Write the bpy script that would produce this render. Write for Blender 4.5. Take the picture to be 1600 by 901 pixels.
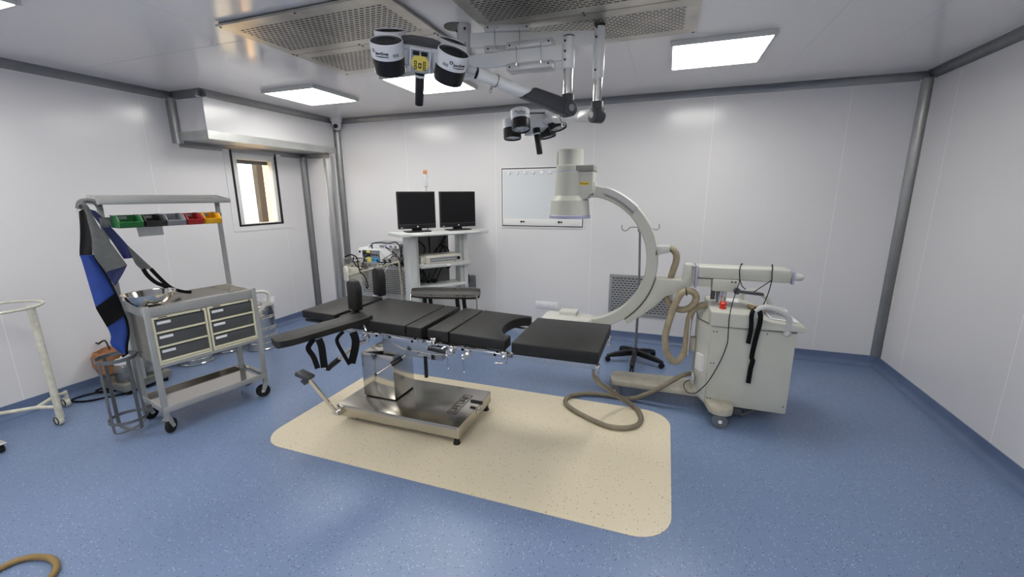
import bpy, bmesh, math, random
from mathutils import Vector, Matrix, Quaternion
random.seed(4)
for o in list(bpy.data.objects): bpy.data.objects.remove(o)
SC = bpy.context.scene
COL = SC.collection
PI = math.pi
R = math.radians

# ------------------------------------------------------------------ camera
cam_d = bpy.data.cameras.new('camera'); cam = bpy.data.objects.new('camera', cam_d); COL.objects.link(cam)
SC.camera = cam
YAW, PITCH, ROLL = .3453, .2179, -.0059
_f = Vector((-math.sin(YAW)*math.cos(PITCH), math.cos(YAW)*math.cos(PITCH), -math.sin(PITCH)))
_r = Vector((math.cos(YAW), math.sin(YAW), 0)); _u = _r.cross(_f)
_r2 = _r*math.cos(ROLL)+_u*math.sin(ROLL); _u2 = -_r*math.sin(ROLL)+_u*math.cos(ROLL)
cam.matrix_world = Matrix(((_r2.x, _u2.x, -_f.x, 0), (_r2.y, _u2.y, -_f.y, 0), (_r2.z, _u2.z, -_f.z, 1.6), (0, 0, 0, 1)))
cam_d.sensor_width = 36; cam_d.lens = 661.4/1600*36; cam_d.clip_start = .02

# ------------------------------------------------------------------ light and exposure
SC.view_settings.view_transform = 'Standard'; SC.view_settings.look = 'None'
SC.view_settings.gamma = 1; SC.view_settings.use_curve_mapping = False
SC.view_settings.exposure = 0.33
LAMP = 15.0            # radiance of the ceiling panels
w = bpy.data.worlds.new('sky'); SC.world = w; w.use_nodes = True
w.node_tree.nodes['Background'].inputs['Color'].default_value = (1, .985, .95, 1)
w.node_tree.nodes['Background'].inputs['Strength'].default_value = 2.2
sun_d = bpy.data.lights.new('sun', 'SUN'); sun = bpy.data.objects.new('sun', sun_d); COL.objects.link(sun)
sun_d.energy = 13; sun_d.color = (1, .72, .38); sun_d.angle = R(1)
sun.rotation_euler = Vector((.10, 1, -.5)).to_track_quat('-Z', 'Y').to_euler()

# ------------------------------------------------------------------ materials
def _n(nt, t, **k):
    n = nt.nodes.new(t)
    for a, b in k.items(): setattr(n, a, b)
    return n
def mat(name, col, rough=.5, metal=0., spec=.5, noise=0., nscale=8., bump=0., bscale=200., emit=None, es=0., rnoise=0., coat=0., stretch=None):
    m = bpy.data.materials.new(name); m.use_nodes = True; nt = m.node_tree
    b = nt.nodes['Principled BSDF']
    b.inputs['Base Color'].default_value = (*col, 1); b.inputs['Roughness'].default_value = rough
    b.inputs['Metallic'].default_value = metal; b.inputs['Specular IOR Level'].default_value = spec
    if coat: b.inputs['Coat Weight'].default_value = coat
    if emit:
        b.inputs['Emission Color'].default_value = (*emit, 1); b.inputs['Emission Strength'].default_value = es
    if noise or bump or rnoise:
        tc = _n(nt, 'ShaderNodeTexCoord'); src = tc.outputs['Object']
        if stretch:
            mp = _n(nt, 'ShaderNodeMapping'); mp.inputs['Scale'].default_value = stretch
            nt.links.new(src, mp.inputs['Vector']); src = mp.outputs['Vector']
    if noise or rnoise:
        t = _n(nt, 'ShaderNodeTexNoise'); t.inputs['Scale'].default_value = nscale; t.inputs['Detail'].default_value = 5
        nt.links.new(src, t.inputs['Vector'])
        if noise:
            r = _n(nt, 'ShaderNodeMapRange'); r.inputs[1].default_value = .3; r.inputs[2].default_value = .7
            r.inputs[3].default_value = 1-noise; r.inputs[4].default_value = 1+noise*.6
            nt.links.new(t.outputs['Fac'], r.inputs[0])
            mx = _n(nt, 'ShaderNodeVectorMath', operation='SCALE'); mx.inputs[0].default_value = col
            nt.links.new(r.outputs[0], mx.inputs['Scale']); nt.links.new(mx.outputs[0], b.inputs['Base Color'])
        if rnoise:
            r2 = _n(nt, 'ShaderNodeMapRange'); r2.inputs[1].default_value = .3; r2.inputs[2].default_value = .7
            r2.inputs[3].default_value = max(.02, rough-rnoise); r2.inputs[4].default_value = rough+rnoise
            nt.links.new(t.outputs['Fac'], r2.inputs[0]); nt.links.new(r2.outputs[0], b.inputs['Roughness'])
    if bump:
        t2 = _n(nt, 'ShaderNodeTexNoise'); t2.inputs['Scale'].default_value = bscale; t2.inputs['Detail'].default_value = 3
        nt.links.new(src, t2.inputs['Vector'])
        bp = _n(nt, 'ShaderNodeBump'); bp.inputs['Strength'].default_value = bump; bp.inputs['Distance'].default_value = .01
        nt.links.new(t2.outputs['Fac'], bp.inputs['Height']); nt.links.new(bp.outputs[0], b.inputs['Normal'])
    return m

def speckled(name, base, dark, light, rough, fd, fl, var=.06):
    """vinyl sheet with scattered chips"""
    m = mat(name, base, rough); nt = m.node_tree; b = nt.nodes['Principled BSDF']
    tc = _n(nt, 'ShaderNodeTexCoord')
    n0 = _n(nt, 'ShaderNodeTexNoise'); n0.inputs['Scale'].default_value = 1.7; n0.inputs['Detail'].default_value = 6
    nt.links.new(tc.outputs['Object'], n0.inputs['Vector'])
    nf = _n(nt, 'ShaderNodeTexNoise'); nf.inputs['Scale'].default_value = 160; nf.inputs['Detail'].default_value = 2
    nt.links.new(tc.outputs['Object'], nf.inputs['Vector'])
    ad = _n(nt, 'ShaderNodeMath', operation='ADD'); nt.links.new(n0.outputs['Fac'], ad.inputs[0]); nt.links.new(nf.outputs['Fac'], ad.inputs[1])
    mr = _n(nt, 'ShaderNodeMapRange'); mr.inputs[1].default_value = .6; mr.inputs[2].default_value = 1.4
    mr.inputs[3].default_value = 1-var; mr.inputs[4].default_value = 1+var; nt.links.new(ad.outputs[0], mr.inputs[0])
    cur = _n(nt, 'ShaderNodeVectorMath', operation='SCALE'); cur.inputs[0].default_value = base
    nt.links.new(mr.outputs[0], cur.inputs['Scale']); cur = cur.outputs[0]
    for i, (col, frac, sc, rad) in enumerate(((dark, fd, 62., .17), (light, fl, 75., .16), (dark, fd*.5, 34., .11))):
        mp = _n(nt, 'ShaderNodeMapping'); mp.inputs['Location'].default_value = (3.1*i, 7.7*i, 0); mp.inputs['Scale'].default_value = (1, 1, 0)
        nt.links.new(tc.outputs['Object'], mp.inputs['Vector'])
        v = _n(nt, 'ShaderNodeTexVoronoi'); v.inputs['Scale'].default_value = sc
        nt.links.new(mp.outputs[0], v.inputs['Vector'])
        lt = _n(nt, 'ShaderNodeMath', operation='LESS_THAN'); lt.inputs[1].default_value = rad; nt.links.new(v.outputs['Distance'], lt.inputs[0])
        sp = _n(nt, 'ShaderNodeSeparateColor'); nt.links.new(v.outputs['Color'], sp.inputs[0])
        l2 = _n(nt, 'ShaderNodeMath', operation='LESS_THAN'); l2.inputs[1].default_value = frac; nt.links.new(sp.outputs[0], l2.inputs[0])
        mu = _n(nt, 'ShaderNodeMath', operation='MULTIPLY'); nt.links.new(lt.outputs[0], mu.inputs[0]); nt.links.new(l2.outputs[0], mu.inputs[1])
        m3 = _n(nt, 'ShaderNodeMath', operation='MULTIPLY'); m3.inputs[1].default_value = .8; nt.links.new(mu.outputs[0], m3.inputs[0])
        mix = _n(nt, 'ShaderNodeMix', data_type='RGBA'); nt.links.new(m3.outputs[0], mix.inputs[0])
        nt.links.new(cur, mix.inputs[6]); mix.inputs[7].default_value = (*col, 1); cur = mix.outputs[2]
    nt.links.new(cur, b.inputs['Base Color'])
    bp = _n(nt, 'ShaderNodeBump'); bp.inputs['Strength'].default_value = .06; bp.inputs['Distance'].default_value = .01
    nt.links.new(nf.outputs['Fac'], bp.inputs['Height']); nt.links.new(bp.outputs[0], b.inputs['Normal'])
    return m

def slotted(name, col, rough, metal, ua, va, pu, pv, su, sv, noise=.15):
    """sheet with staggered punched slots; ua/va = which object axes"""
    m = mat(name, col, rough, metal, noise=noise, nscale=6); nt = m.node_tree; b = nt.nodes['Principled BSDF']
    src = b.inputs['Base Color'].links[0].from_socket
    tc = _n(nt, 'ShaderNodeTexCoord'); se = _n(nt, 'ShaderNodeSeparateXYZ'); nt.links.new(tc.outputs['Object'], se.inputs[0])
    def M(op, a, bb=None):
        x = _n(nt, 'ShaderNodeMath', operation=op)
        for i, q in enumerate((a, bb)):
            if q is None: continue
            if isinstance(q, (int, float)): x.inputs[i].default_value = q
            else: nt.links.new(q, x.inputs[i])
        return x.outputs[0]
    vv = M('DIVIDE', se.outputs[va], pv); row = M('FLOOR', vv); fv = M('SUBTRACT', vv, row)
    par = M('MULTIPLY', M('FLOORED_MODULO', row, 2.), .5)
    uu = M('ADD', M('DIVIDE', se.outputs[ua], pu), par); fu = M('FRACT', uu)
    mu = M('LESS_THAN', M('ABSOLUTE', M('SUBTRACT', fu, .5)), su/2)
    mv = M('LESS_THAN', M('ABSOLUTE', M('SUBTRACT', fv, .5)), sv/2)
    k = M('MULTIPLY', mu, mv)
    mix = _n(nt, 'ShaderNodeMix', data_type='RGBA'); nt.links.new(k, mix.inputs[0]); nt.links.new(src, mix.inputs[6]); mix.inputs[7].default_value = (.012, .011, .01, 1)
    nt.links.new(mix.outputs[2], b.inputs['Base Color'])
    nt.links.new(M('MULTIPLY', M('SUBTRACT', 1., k), metal), b.inputs['Metallic'])
    nt.links.new(M('ADD', M('MULTIPLY', k, .6), rough), b.inputs['Roughness'])
    return m

M_ = {}
M_['wall'] = mat('wall_panel', (.70, .69, .705), .21, spec=.55, bump=.035, bscale=5)
M_['seam'] = mat('panel_seam', (.84, .83, .81), .5)
M_['ceiling'] = mat('ceiling_panel', (.80, .775, .765), .13, bump=.02, bscale=4)
M_['cseam'] = mat('ceiling_seam', (.40, .39, .38), .6)
M_['floor'] = speckled('blue_vinyl', (.160, .222, .365), (.018, .022, .05), (.62, .70, .80), .33, .62, .55)
M_['skirt'] = mat('blue_skirting', (.115, .16, .275), .38, noise=.08, nscale=5)
M_['cream'] = speckled('cream_vinyl', (.70, .62, .465), (.06, .04, .028), (.84, .80, .70), .36, .42, .2, .04)
M_['cove'] = mat('anodised_cove', (.27, .27, .275), .36, .85, noise=.08, nscale=10)
M_['cove_lip'] = mat('cove_lip', (.74, .74, .75), .4, .3)
M_['column'] = mat('aluminium_corner', (.50, .50, .50), .28, .9, noise=.06, nscale=6)
M_['galv'] = mat('galvanised', (.56, .57, .56), .42, .6, noise=.1, nscale=8)
M_['steel'] = mat('stainless_steel', (.62, .60, .56), .13, 1., bump=.02, bscale=3)
M_['steel_dull'] = mat('brushed_steel', (.50, .48, .44), .22, 1., bump=.03, bscale=4)
M_['chrome'] = mat('chrome', (.66, .65, .63), .10, 1.)
M_['vent'] = slotted('slotted_steel', (.44, .42, .385), .34, .9, 0, 1, .036, .0235, .74, .40, .25)
M_['vent_plain'] = mat('vent_steel', (.46, .44, .40), .30, .9, noise=.28, nscale=5)
M_['grille'] = slotted('slotted_grey_grille', (.33, .335, .35), .45, .3, 0, 2, .041, .026, .68, .36, .05)
M_['grille_light'] = slotted('slotted_steel_grille', (.50, .49, .47), .4, .4, 0, 2, .041, .026, .68, .36, .05)
M_['grey_metal'] = mat('grey_metal', (.34, .345, .355), .45, .4)
M_['lamp'] = mat('lit_diffuser', (.9, .9, .9), .5, emit=(1, .985, .93), es=LAMP)
M_['lamp_frame'] = mat('lamp_frame', (.60, .60, .59), .45, .2)
M_['white'] = mat('white_enamel', (.78, .78, .77), .32, noise=.03, nscale=6)
M_['white_pl'] = mat('white_plastic', (.80, .80, .81), .35)
M_['lampwhite'] = mat('lamp_white_shell', (.72, .725, .76), .32)
M_['arm_white'] = mat('arm_white', (.84, .84, .82), .28, noise=.05, nscale=6)
M_['arm_grey'] = mat('arm_grey', (.60, .60, .60), .35, .2)
M_['dgrey'] = mat('dark_grey_plastic', (.055, .058, .065), .42, spec=.4)
M_['black'] = mat('black_plastic', (.008, .008, .009), .38, spec=.35)
M_['screen'] = mat('screen_black', (.006, .006, .007), .30, spec=.25)
M_['rubber'] = mat('black_rubber', (.010, .010, .010), .65, spec=.3)
M_['vinyl'] = mat('black_vinyl_pad', (.0125, .012, .0115), .50, spec=.38, noise=.3, nscale=14, bump=.10, bscale=260)
M_['velcro'] = mat('black_webbing', (.006, .006, .007), .85, spec=.15, bump=.2, bscale=500)
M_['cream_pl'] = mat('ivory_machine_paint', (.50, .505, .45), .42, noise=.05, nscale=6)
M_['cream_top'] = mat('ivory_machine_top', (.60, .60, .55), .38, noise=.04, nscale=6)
M_['ivory_base'] = mat('worn_ivory_foot', (.47, .445, .36), .5, noise=.14, nscale=14)
M_['handle'] = mat('grey_handle', (.50, .50, .49), .42)
M_['lilac'] = mat('lilac_ring', (.40, .40, .56), .4)
M_['iigrey'] = mat('warm_grey', (.27, .265, .24), .45)
M_['hose'] = mat('tan_corrugated', (.36, .30, .20), .6, noise=.22, nscale=22, bump=.25, bscale=90)
M_['floorhose'] = mat('brown_cable', (.20, .17, .122), .45, noise=.12, nscale=20)
M_['brownhose'] = mat('amber_tube', (.24, .155, .05), .35, noise=.12, nscale=20)
M_['trolley'] = mat('grey_powder_coat', (.33, .338, .335), .40, noise=.06, nscale=9)
M_['drawer'] = mat('charcoal_drawer', (.075, .079, .085), .42, noise=.1, nscale=5)
M_['ivory'] = mat('ivory_drawer_frame', (.72, .68, .50), .42, noise=.05, nscale=9)
M_['label'] = mat('white_label', (.80, .80, .82), .5)
M_['cabside'] = mat('worn_steel_side', (.34, .33, .28), .32, .8, noise=.3, nscale=4)
M_['blue'] = mat('blue_nylon', (.018, .055, .29), .38, noise=.18, nscale=9, bump=.12, bscale=18)
M_['navy'] = mat('navy_lining', (.010, .018, .10), .5, noise=.2, nscale=9)
M_['grey_fab'] = mat('grey_fabric', (.115, .12, .12), .8, noise=.14, nscale=30, bump=.2, bscale=400)
M_['green'] = mat('green_bin', (.010, .13, .03), .4)
M_['red'] = mat('red_bin', (.36, .014, .016), .4)
M_['yellow'] = mat('yellow_bin', (.85, .43, .008), .4)
M_['greybin'] = mat('grey_bin', (.24, .25, .28), .42)
M_['blackbin'] = mat('black_bin', (.016, .016, .018), .4)
M_['holder'] = mat('dark_grey_steel', (.145, .155, .165), .42, .3, noise=.1, nscale=20)
M_['orange'] = mat('orange_bag', (.33, .145, .065), .6, noise=.3, nscale=16, bump=.3, bscale=14)
M_['ringstand'] = mat('chipped_cream_paint', (.62, .60, .50), .42, noise=.16, nscale=30)
M_['cart'] = mat('pale_grey_cart', (.56, .575, .565), .42, noise=.03, nscale=6)
M_['cartdark'] = mat('cart_dark_panel', (.085, .085, .085), .5)
M_['recorder'] = mat('ivory_recorder', (.62, .60, .52), .42)
M_['keys'] = mat('grey_keys', (.22, .23, .25), .4)
M_['yel'] = mat('yellow_plate', (.74, .60, .12), .45)
M_['ylabel'] = mat('yellow_label', (.75, .52, .03), .45)
M_['teal'] = mat('dark_teal_panel', (.05, .075, .085), .4)
M_['sky'] = mat('light_blue_panel', (.10, .34, .62), .4)
M_['beacon'] = mat('amber_beacon', (.62, .20, .05), .3)
M_['redbtn'] = mat('red_button', (.62, .03, .015), .3)
M_['viewbox'] = mat('opal_panel', (.66, .69, .72), .2)
M_['tan'] = mat('tan_sponge', (.36, .27, .14), .8, noise=.2, nscale=40)
M_['post'] = mat('weathered_timber', (.020, .021, .024), .8, noise=.5, nscale=14)
M_['plaster'] = mat('cream_plaster', (.80, .57, .30), .8)
M_['ground'] = mat('outside_ground', (.55, .48, .36), .9, noise=.3, nscale=1)
M_['lens'] = mat('led_lens', (.55, .57, .6), .2)
gl = bpy.data.materials.new('window_glass'); gl.use_nodes = True; nt = gl.node_tree; nt.nodes.clear()
_o = _n(nt, 'ShaderNodeOutputMaterial'); _t = _n(nt, 'ShaderNodeBsdfTransparent'); _t.inputs[0].default_value = (.95, .96, .95, 1)
_g = _n(nt, 'ShaderNodeBsdfGlossy'); _g.inputs['Roughness'].default_value = .03; _mx = _n(nt, 'ShaderNodeMixShader'); _mx.inputs[0].default_value = .06
nt.links.new(_t.outputs[0], _mx.inputs[1]); nt.links.new(_g.outputs[0], _mx.inputs[2]); nt.links.new(_mx.outputs[0], _o.inputs[0]); M_['glass'] = gl
gl2 = gl.copy(); gl2.name = 'clear_jar'; gl2.node_tree.nodes['Transparent BSDF'].inputs[0].default_value = (.72, .75, .76, 1); gl2.node_tree.nodes['Mix Shader'].inputs[0].default_value = .2; M_['jar'] = gl2

# ------------------------------------------------------------------ mesh builder
WM = {}
def catmull(pts, res=8, closed=False):
    P = [Vector(p) for p in pts]; n = len(P)
    if n < 3: return P
    out = []
    rng = range(n if closed else n-1)
    for i in rng:
        p1, p2 = P[i], P[(i+1) % n]
        p0 = P[i-1] if (i > 0 or closed) else p1*2-p2
        p3 = P[(i+2) % n] if (i+2 < n or closed) else p2*2-p1
        for k in range(res):
            t = k/res
            out.append(.5*((2*p1)+(p2-p0)*t+(2*p0-5*p1+4*p2-p3)*t*t+(3*p1-p0-3*p2+p3)*t**3))
    if not closed: out.append(P[-1])
    return out
class MB:
    def __init__(s, M=None): s.v = []; s.f = []; s.mi = 0; s.M = M or Matrix.Identity(4)
    def mat(s, i): s.mi = i; return s
    def add(s, vs, fs, L=None):
        b = len(s.v); T = s.M @ L if L else s.M
        s.v += [T @ Vector(p) for p in vs]
        s.f += [([b+i for i in f], s.mi) for f in fs]
    def addbm(s, bm, L=None):
        bm.verts.index_update(); s.add([v.co.copy() for v in bm.verts], [[v.index for v in f.verts] for f in bm.faces], L); bm.free()
    def box(s, x0, x1, y0, y1, z0, z1, bev=0., seg=2, L=None):
        bm = bmesh.new(); bmesh.ops.create_cube(bm, size=1)
        for v in bm.verts: v.co = Vector((x0+(x1-x0)*(v.co.x+.5), y0+(y1-y0)*(v.co.y+.5), z0+(z1-z0)*(v.co.z+.5)))
        if bev:
            bev = min(bev, .49*min(abs(x1-x0), abs(y1-y0), abs(z1-z0)))
            bmesh.ops.bevel(bm, geom=bm.edges[:], offset=bev, segments=seg, profile=.5, affect='EDGES')
        s.addbm(bm, L); return s
    def prism(s, poly, h0, h1, plane='xy', bev=0., seg=2, L=None):
        n = len(poly)
        f3 = {'xy': lambda a, b, h: (a, b, h), 'xz': lambda a, b, h: (a, h, b), 'yz': lambda a, b, h: (h, a, b)}[plane]
        bm = bmesh.new()
        A = [bm.verts.new(f3(a, b, h0)) for a, b in poly]; B = [bm.verts.new(f3(a, b, h1)) for a, b in poly]
        fa = bm.faces.new(A); fb = bm.faces.new(B[::-1])
        for i in range(n): bm.faces.new((A[i], B[i], B[(i+1) % n], A[(i+1) % n]))
        bmesh.ops.recalc_face_normals(bm, faces=bm.faces[:])
        if bev:
            es = [e for e in bm.edges if len(e.link_faces) == 2 and e.calc_face_angle(0) > R(35)]
            bmesh.ops.bevel(bm, geom=es, offset=bev, segments=seg, profile=.5, affect='EDGES')
        s.addbm(bm, L); return s
    def cyl(s, p0, p1, r0, r1=None, n=20, bev=0., cap=True):
        p0 = Vector(p0); p1 = Vector(p1); r1 = r0 if r1 is None else r1; d = p1-p0; h = d.length
        prof = [(r0, 0), (r1, h)]
        if bev: prof = [(r0-bev, 0), (r0-bev*.3, bev*.3), (r0, bev), (r1, h-bev), (r1-bev*.3, h-bev*.3), (r1-bev, h)]
        L = Matrix.Translation(p0) @ d.to_track_quat('Z', 'Y').to_matrix().to_4x4()
        return s.lathe(prof, L=L, n=n, cap=cap)
    def lathe(s, prof, c=(0, 0, 0), n=32, L=None, cap=True, sx=1, sy=1):
        vs, fs = [], []; m = len(prof)
        L = Matrix.Translation(Vector(c)) @ (L or Matrix.Identity(4))
        for i in range(n):
            a = 2*PI*i/n
            for r, z in prof: vs.append((r*math.cos(a)*sx, r*math.sin(a)*sy, z))
        for i in range(n):
            j = (i+1) % n
            for k in range(m-1): fs.append((i*m+k, j*m+k, j*m+k+1, i*m+k+1))
        if cap:
            if prof[0][0] > 1e-5: fs.append([i*m for i in range(n)][::-1])
            if prof[-1][0] > 1e-5: fs.append([i*m+m-1 for i in range(n)])
        s.add(vs, fs, L); return s
    def tube(s, pts, r, n=10, res=8, smooth=True, closed=False, rib=0.):
        P = catmull(pts, res, closed) if smooth else [Vector(p) for p in pts]
        m = len(P); vs = []; fs = []; up = None
        for i in range(m):
            if closed: t = (P[(i+1) % m]-P[i-1]).normalized()
            else: t = (P[min(i+1, m-1)]-P[max(i-1, 0)]).normalized()
            if up is None:
                up = Vector((0, 0, 1)) if abs(t.z) < .9 else Vector((1, 0, 0))
            up = (up-t*up.dot(t)).normalized(); sd = t.cross(up)
            rr = (r[i] if isinstance(r, list) else r)*(1+(rib if i % 2 else -rib))
            for k in range(n):
                a = 2*PI*k/n; vs.append(P[i]+(up*math.cos(a)+sd*math.sin(a))*rr)
        for i in range(m if closed else m-1):
            j = (i+1) % m
            for k in range(n): fs.append((i*n+k, i*n+(k+1) % n, j*n+(k+1) % n, j*n+k))
        if not closed: fs += [list(range(n))[::-1], [(m-1)*n+k for k in range(n)]]
        s.add(vs, fs); return s
    def strap(s, pts, w, t, side, res=6):
        """flat band following pts; side = width direction"""
        P = catmull(pts, res); sd0 = Vector(side).normalized(); vs = []; fs = []; m = len(P)
        for i in range(m):
            tg = (P[min(i+1, m-1)]-P[max(i-1, 0)]).normalized(); sd = (sd0-tg*sd0.dot(tg)).normalized(); nn = tg.cross(sd)
            for a, b in ((-1, -1), (1, -1), (1, 1), (-1, 1)): vs.append(P[i]+sd*(w/2*a)+nn*(t/2*b))
        for i in range(m-1):
            for k in range(4): fs.append((i*4+k, i*4+(k+1) % 4, i*4+4+(k+1) % 4, i*4+4+k))
        fs += [(3, 2, 1, 0), tuple((m-1)*4+k for k in range(4))]
        s.add(vs, fs); return s
    def loft(s, left, right, th, nrm, nu=14, nv=8, amp=0., k=3., curve=0.):
        """cloth sheet between two polylines"""
        A = catmull(left, 6); B = catmull(right, 6); nrm = Vector(nrm).normalized()
        def at(P, t):
            x = t*(len(P)-1); i = min(int(x), len(P)-2); return P[i].lerp(P[i+1], x-i)
        vs = []; fs = []
        for sgn in (0, 1):
            for i in range(nu+1):
                for j in range(nv+1):
                    t, q = i/nu, j/nv
                    p = at(A, t).lerp(at(B, t), q)
                    d = amp*math.sin(k*PI*q+2.2*t*k)*(.4+.6*t)+curve*math.sin(PI*q)
                    vs.append(p-nrm*(d-sgn*th))
        o = (nu+1)*(nv+1); W = nv+1
        for i in range(nu):
            for j in range(nv):
                a = i*W+j; fs.append((a, a+1, a+W+1, a+W)); fs.append((o+a, o+a+W, o+a+W+1, o+a+1))
        for i in range(nu):
            a = i*W; fs.append((a, a+W, o+a+W, o+a)); a = i*W+nv; fs.append((a, o+a, o+a+W, a+W))
        for j in range(nv):
            fs.append((j, o+j, o+j+1, j+1)); a = nu*W+j; fs.append((a, a+1, o+a+1, o+a))
        s.add(vs, fs); return s
    def arc(s, cx, cz, ri, ro, a0, a1, y0, y1, n=48, ch=.006):
        """curved beam in the xz plane"""
        vs = []; fs = []
        sec = [(ri, y0+ch), (ri, y1-ch), (ri+ch, y1), (ro-ch, y1), (ro, y1-ch), (ro, y0+ch), (ro-ch, y0), (ri+ch, y0)]
        m = len(sec)
        for i in range(n+1):
            a = a0+(a1-a0)*i/n
            for r, y in sec: vs.append((cx+r*math.cos(a), y, cz+r*math.sin(a)))
        for i in range(n):
            for k in range(m): fs.append((i*m+k, i*m+(k+1) % m, (i+1)*m+(k+1) % m, (i+1)*m+k))
        fs += [list(range(m))[::-1], [n*m+k for k in range(m)]]
        s.add(vs, fs); return s
    def torus(s, c, Rr, r, n=40, m=8, L=None):
        pts = [(Rr*math.cos(2*PI*i/n), Rr*math.sin(2*PI*i/n), 0) for i in range(n)]
        T = Matrix.Translation(Vector(c)) @ (L or Matrix.Identity(4))
        return s.tube([T @ Vector(p) for p in pts], r, n=m, smooth=False, closed=True)
    def band(s, c, r, h, t, n=40, L=None):
        return s.lathe([(r, 0), (r+t, 0), (r+t, h), (r, h), (r, 0)], c, n, L, cap=False)
    def ball(s, c, r, n=16, sx=1, sy=1, sz=1):
        return s.lathe([(max(r*math.cos(a), 1e-6), r*sz*math.sin(a)) for a in [(-.5+i/10)*PI for i in range(11)]], c, n, None, False, sx, sy)
    def profile(s, prof, p, q, inward):
        """sweep (distance from wall, z) profile along p-q"""
        p = Vector((*p, 0)); q = Vector((*q, 0)); nn = Vector((*inward, 0)); m = len(prof)
        vs = [p+nn*a+Vector((0, 0, z)) for a, z in prof]+[q+nn*a+Vector((0, 0, z)) for a, z in prof]
        s.add(vs, [(i, (i+1) % m, m+(i+1) % m, m+i) for i in range(m)]+[list(range(m)), [m+i for i in range(m)][::-1]]); return s
    def text(s, body, size, L, wrap=None, align='CENTER', depth=.0006, bold=0.):
        c = bpy.data.curves.new('t', 'FONT'); c.body = body; c.size = size; c.align_x = align; c.align_y = 'CENTER'; c.extrude = depth; c.offset = bold
        o = bpy.data.objects.new('t', c); COL.objects.link(o)
        bpy.context.view_layer.update()
        me = bpy.data.meshes.new_from_object(o.evaluated_get(bpy.context.evaluated_depsgraph_get()))
        vs = [v.co.copy() for v in me.vertices]; fs = [list(p.vertices) for p in me.polygons]
        bpy.data.objects.remove(o); bpy.data.curves.remove(c); bpy.data.meshes.remove(me)
        if wrap:   # wrap = radius of a cylinder whose axis is local y
            vs = [Vector(((wrap+v.z)*math.sin(v.x/wrap), v.y, (wrap+v.z)*math.cos(v.x/wrap)-wrap)) for v in vs]
        s.add(vs, fs, L); return s
    def build(s, name, mats, parent=None, loc=None, label=None, cat=None, group=None, kind=None, sharp=38):
        inv = WM[parent.name].inverted() if parent else (Matrix.Translation(Vector(loc)).inverted() if loc else Matrix.Identity(4))
        me = bpy.data.meshes.new(name); bm = bmesh.new()
        V = [bm.verts.new(inv @ p) for p in s.v]
        for idx, mi in s.f:
            try: f = bm.faces.new([V[i] for i in idx])
            except ValueError: continue
            f.material_index = mi; f.smooth = True
        bmesh.ops.recalc_face_normals(bm, faces=bm.faces[:])
        for e in bm.edges:
            if len(e.link_faces) == 2:
                if e.calc_face_angle(0) > R(sharp): e.smooth = False
        bm.to_mesh(me); bm.free()
        for m in (mats if isinstance(mats, (list, tuple)) else [mats]): me.materials.append(M_[m])
        o = bpy.data.objects.new(name, me); COL.objects.link(o)
        if parent: o.parent = parent; WM[o.name] = WM[parent.name]
        else:
            if loc: o.location = loc
            WM[o.name] = Matrix.Translation(Vector(loc)) if loc else Matrix.Identity(4)
        tagit(o, label, cat, group, kind); return o
def tagit(o, label=None, cat=None, group=None, kind=None):
    if label: o['label'] = label
    if cat: o['category'] = cat
    if group: o['group'] = group
    if kind: o['kind'] = kind
def thing(name, label, cat, loc=(0, 0, 0), rz=0., group=None):
    o = bpy.data.objects.new(name, None); COL.objects.link(o); o.empty_display_size = .1
    o.location = loc; o.rotation_euler = (0, 0, rz); tagit(o, label, cat, group)
    WM[o.name] = Matrix.Translation(Vector(loc)) @ Matrix.Rotation(rz, 4, 'Z'); return o
def basis(c, x, y, z):
    c, x, y, z = Vector(c), Vector(x).normalized(), Vector(y).normalized(), Vector(z).normalized()
    return Matrix(((x.x, y.x, z.x, c.x), (x.y, y.y, z.y, c.y), (x.z, y.z, z.z, c.z), (0, 0, 0, 1)))
def caster(parent, x, y, r, hub_m='trolley', wheel_m='rubber', top=None, ang=0., M=None, wd=.028, off=.02):
    """fork on a stem with a wheel as its sub-part"""
    L = (M or Matrix.Identity(4)) @ Matrix.Translation((x, y, 0)) @ Matrix.Rotation(ang, 4, 'Z')
    top = top or r*2.5
    f = MB(L)
    f.prism([(-off-.012, r-.012), (-off+.012, r-.012), (.018, r*2.06), (.018, r*2.2), (-.018, r*2.2), (-.022, r*2.0)], -wd/2-.006, -wd/2-.002, 'xz')
    f.prism([(-off-.012, r-.012), (-off+.012, r-.012), (.018, r*2.06), (.018, r*2.2), (-.018, r*2.2), (-.022, r*2.0)], wd/2+.002, wd/2+.006, 'xz')
    f.box(-.02, .02, -wd/2-.006, wd/2+.006, r*2.12, r*2.25, .002)
    f.cyl((0, 0, r*2.2), (0, 0, top), .011)
    fo = f.build('caster', hub_m, parent)
    wv = MB(L); LL = Matrix.Translation((-off, -wd/2, r)) @ Matrix.Rotation(-PI/2, 4, 'X')
    wv.lathe([(.012, 0), (r*.55, 0), (r*.6, .003), (r*.9, .002), (r, .008), (r, wd-.008), (r*.9, wd-.002), (r*.6, wd-.003), (r*.55, wd), (.012, wd)], L=LL, n=28)
    wv.mat(1).cyl((-off, -wd/2-.008, r), (-off, wd/2+.008, r), .011, n=12)
    wv.build('wheel', [wheel_m, 'handle'], fo)
    return fo
def struct(mb, name, m): return mb.build(name, m, kind='structure')

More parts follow.
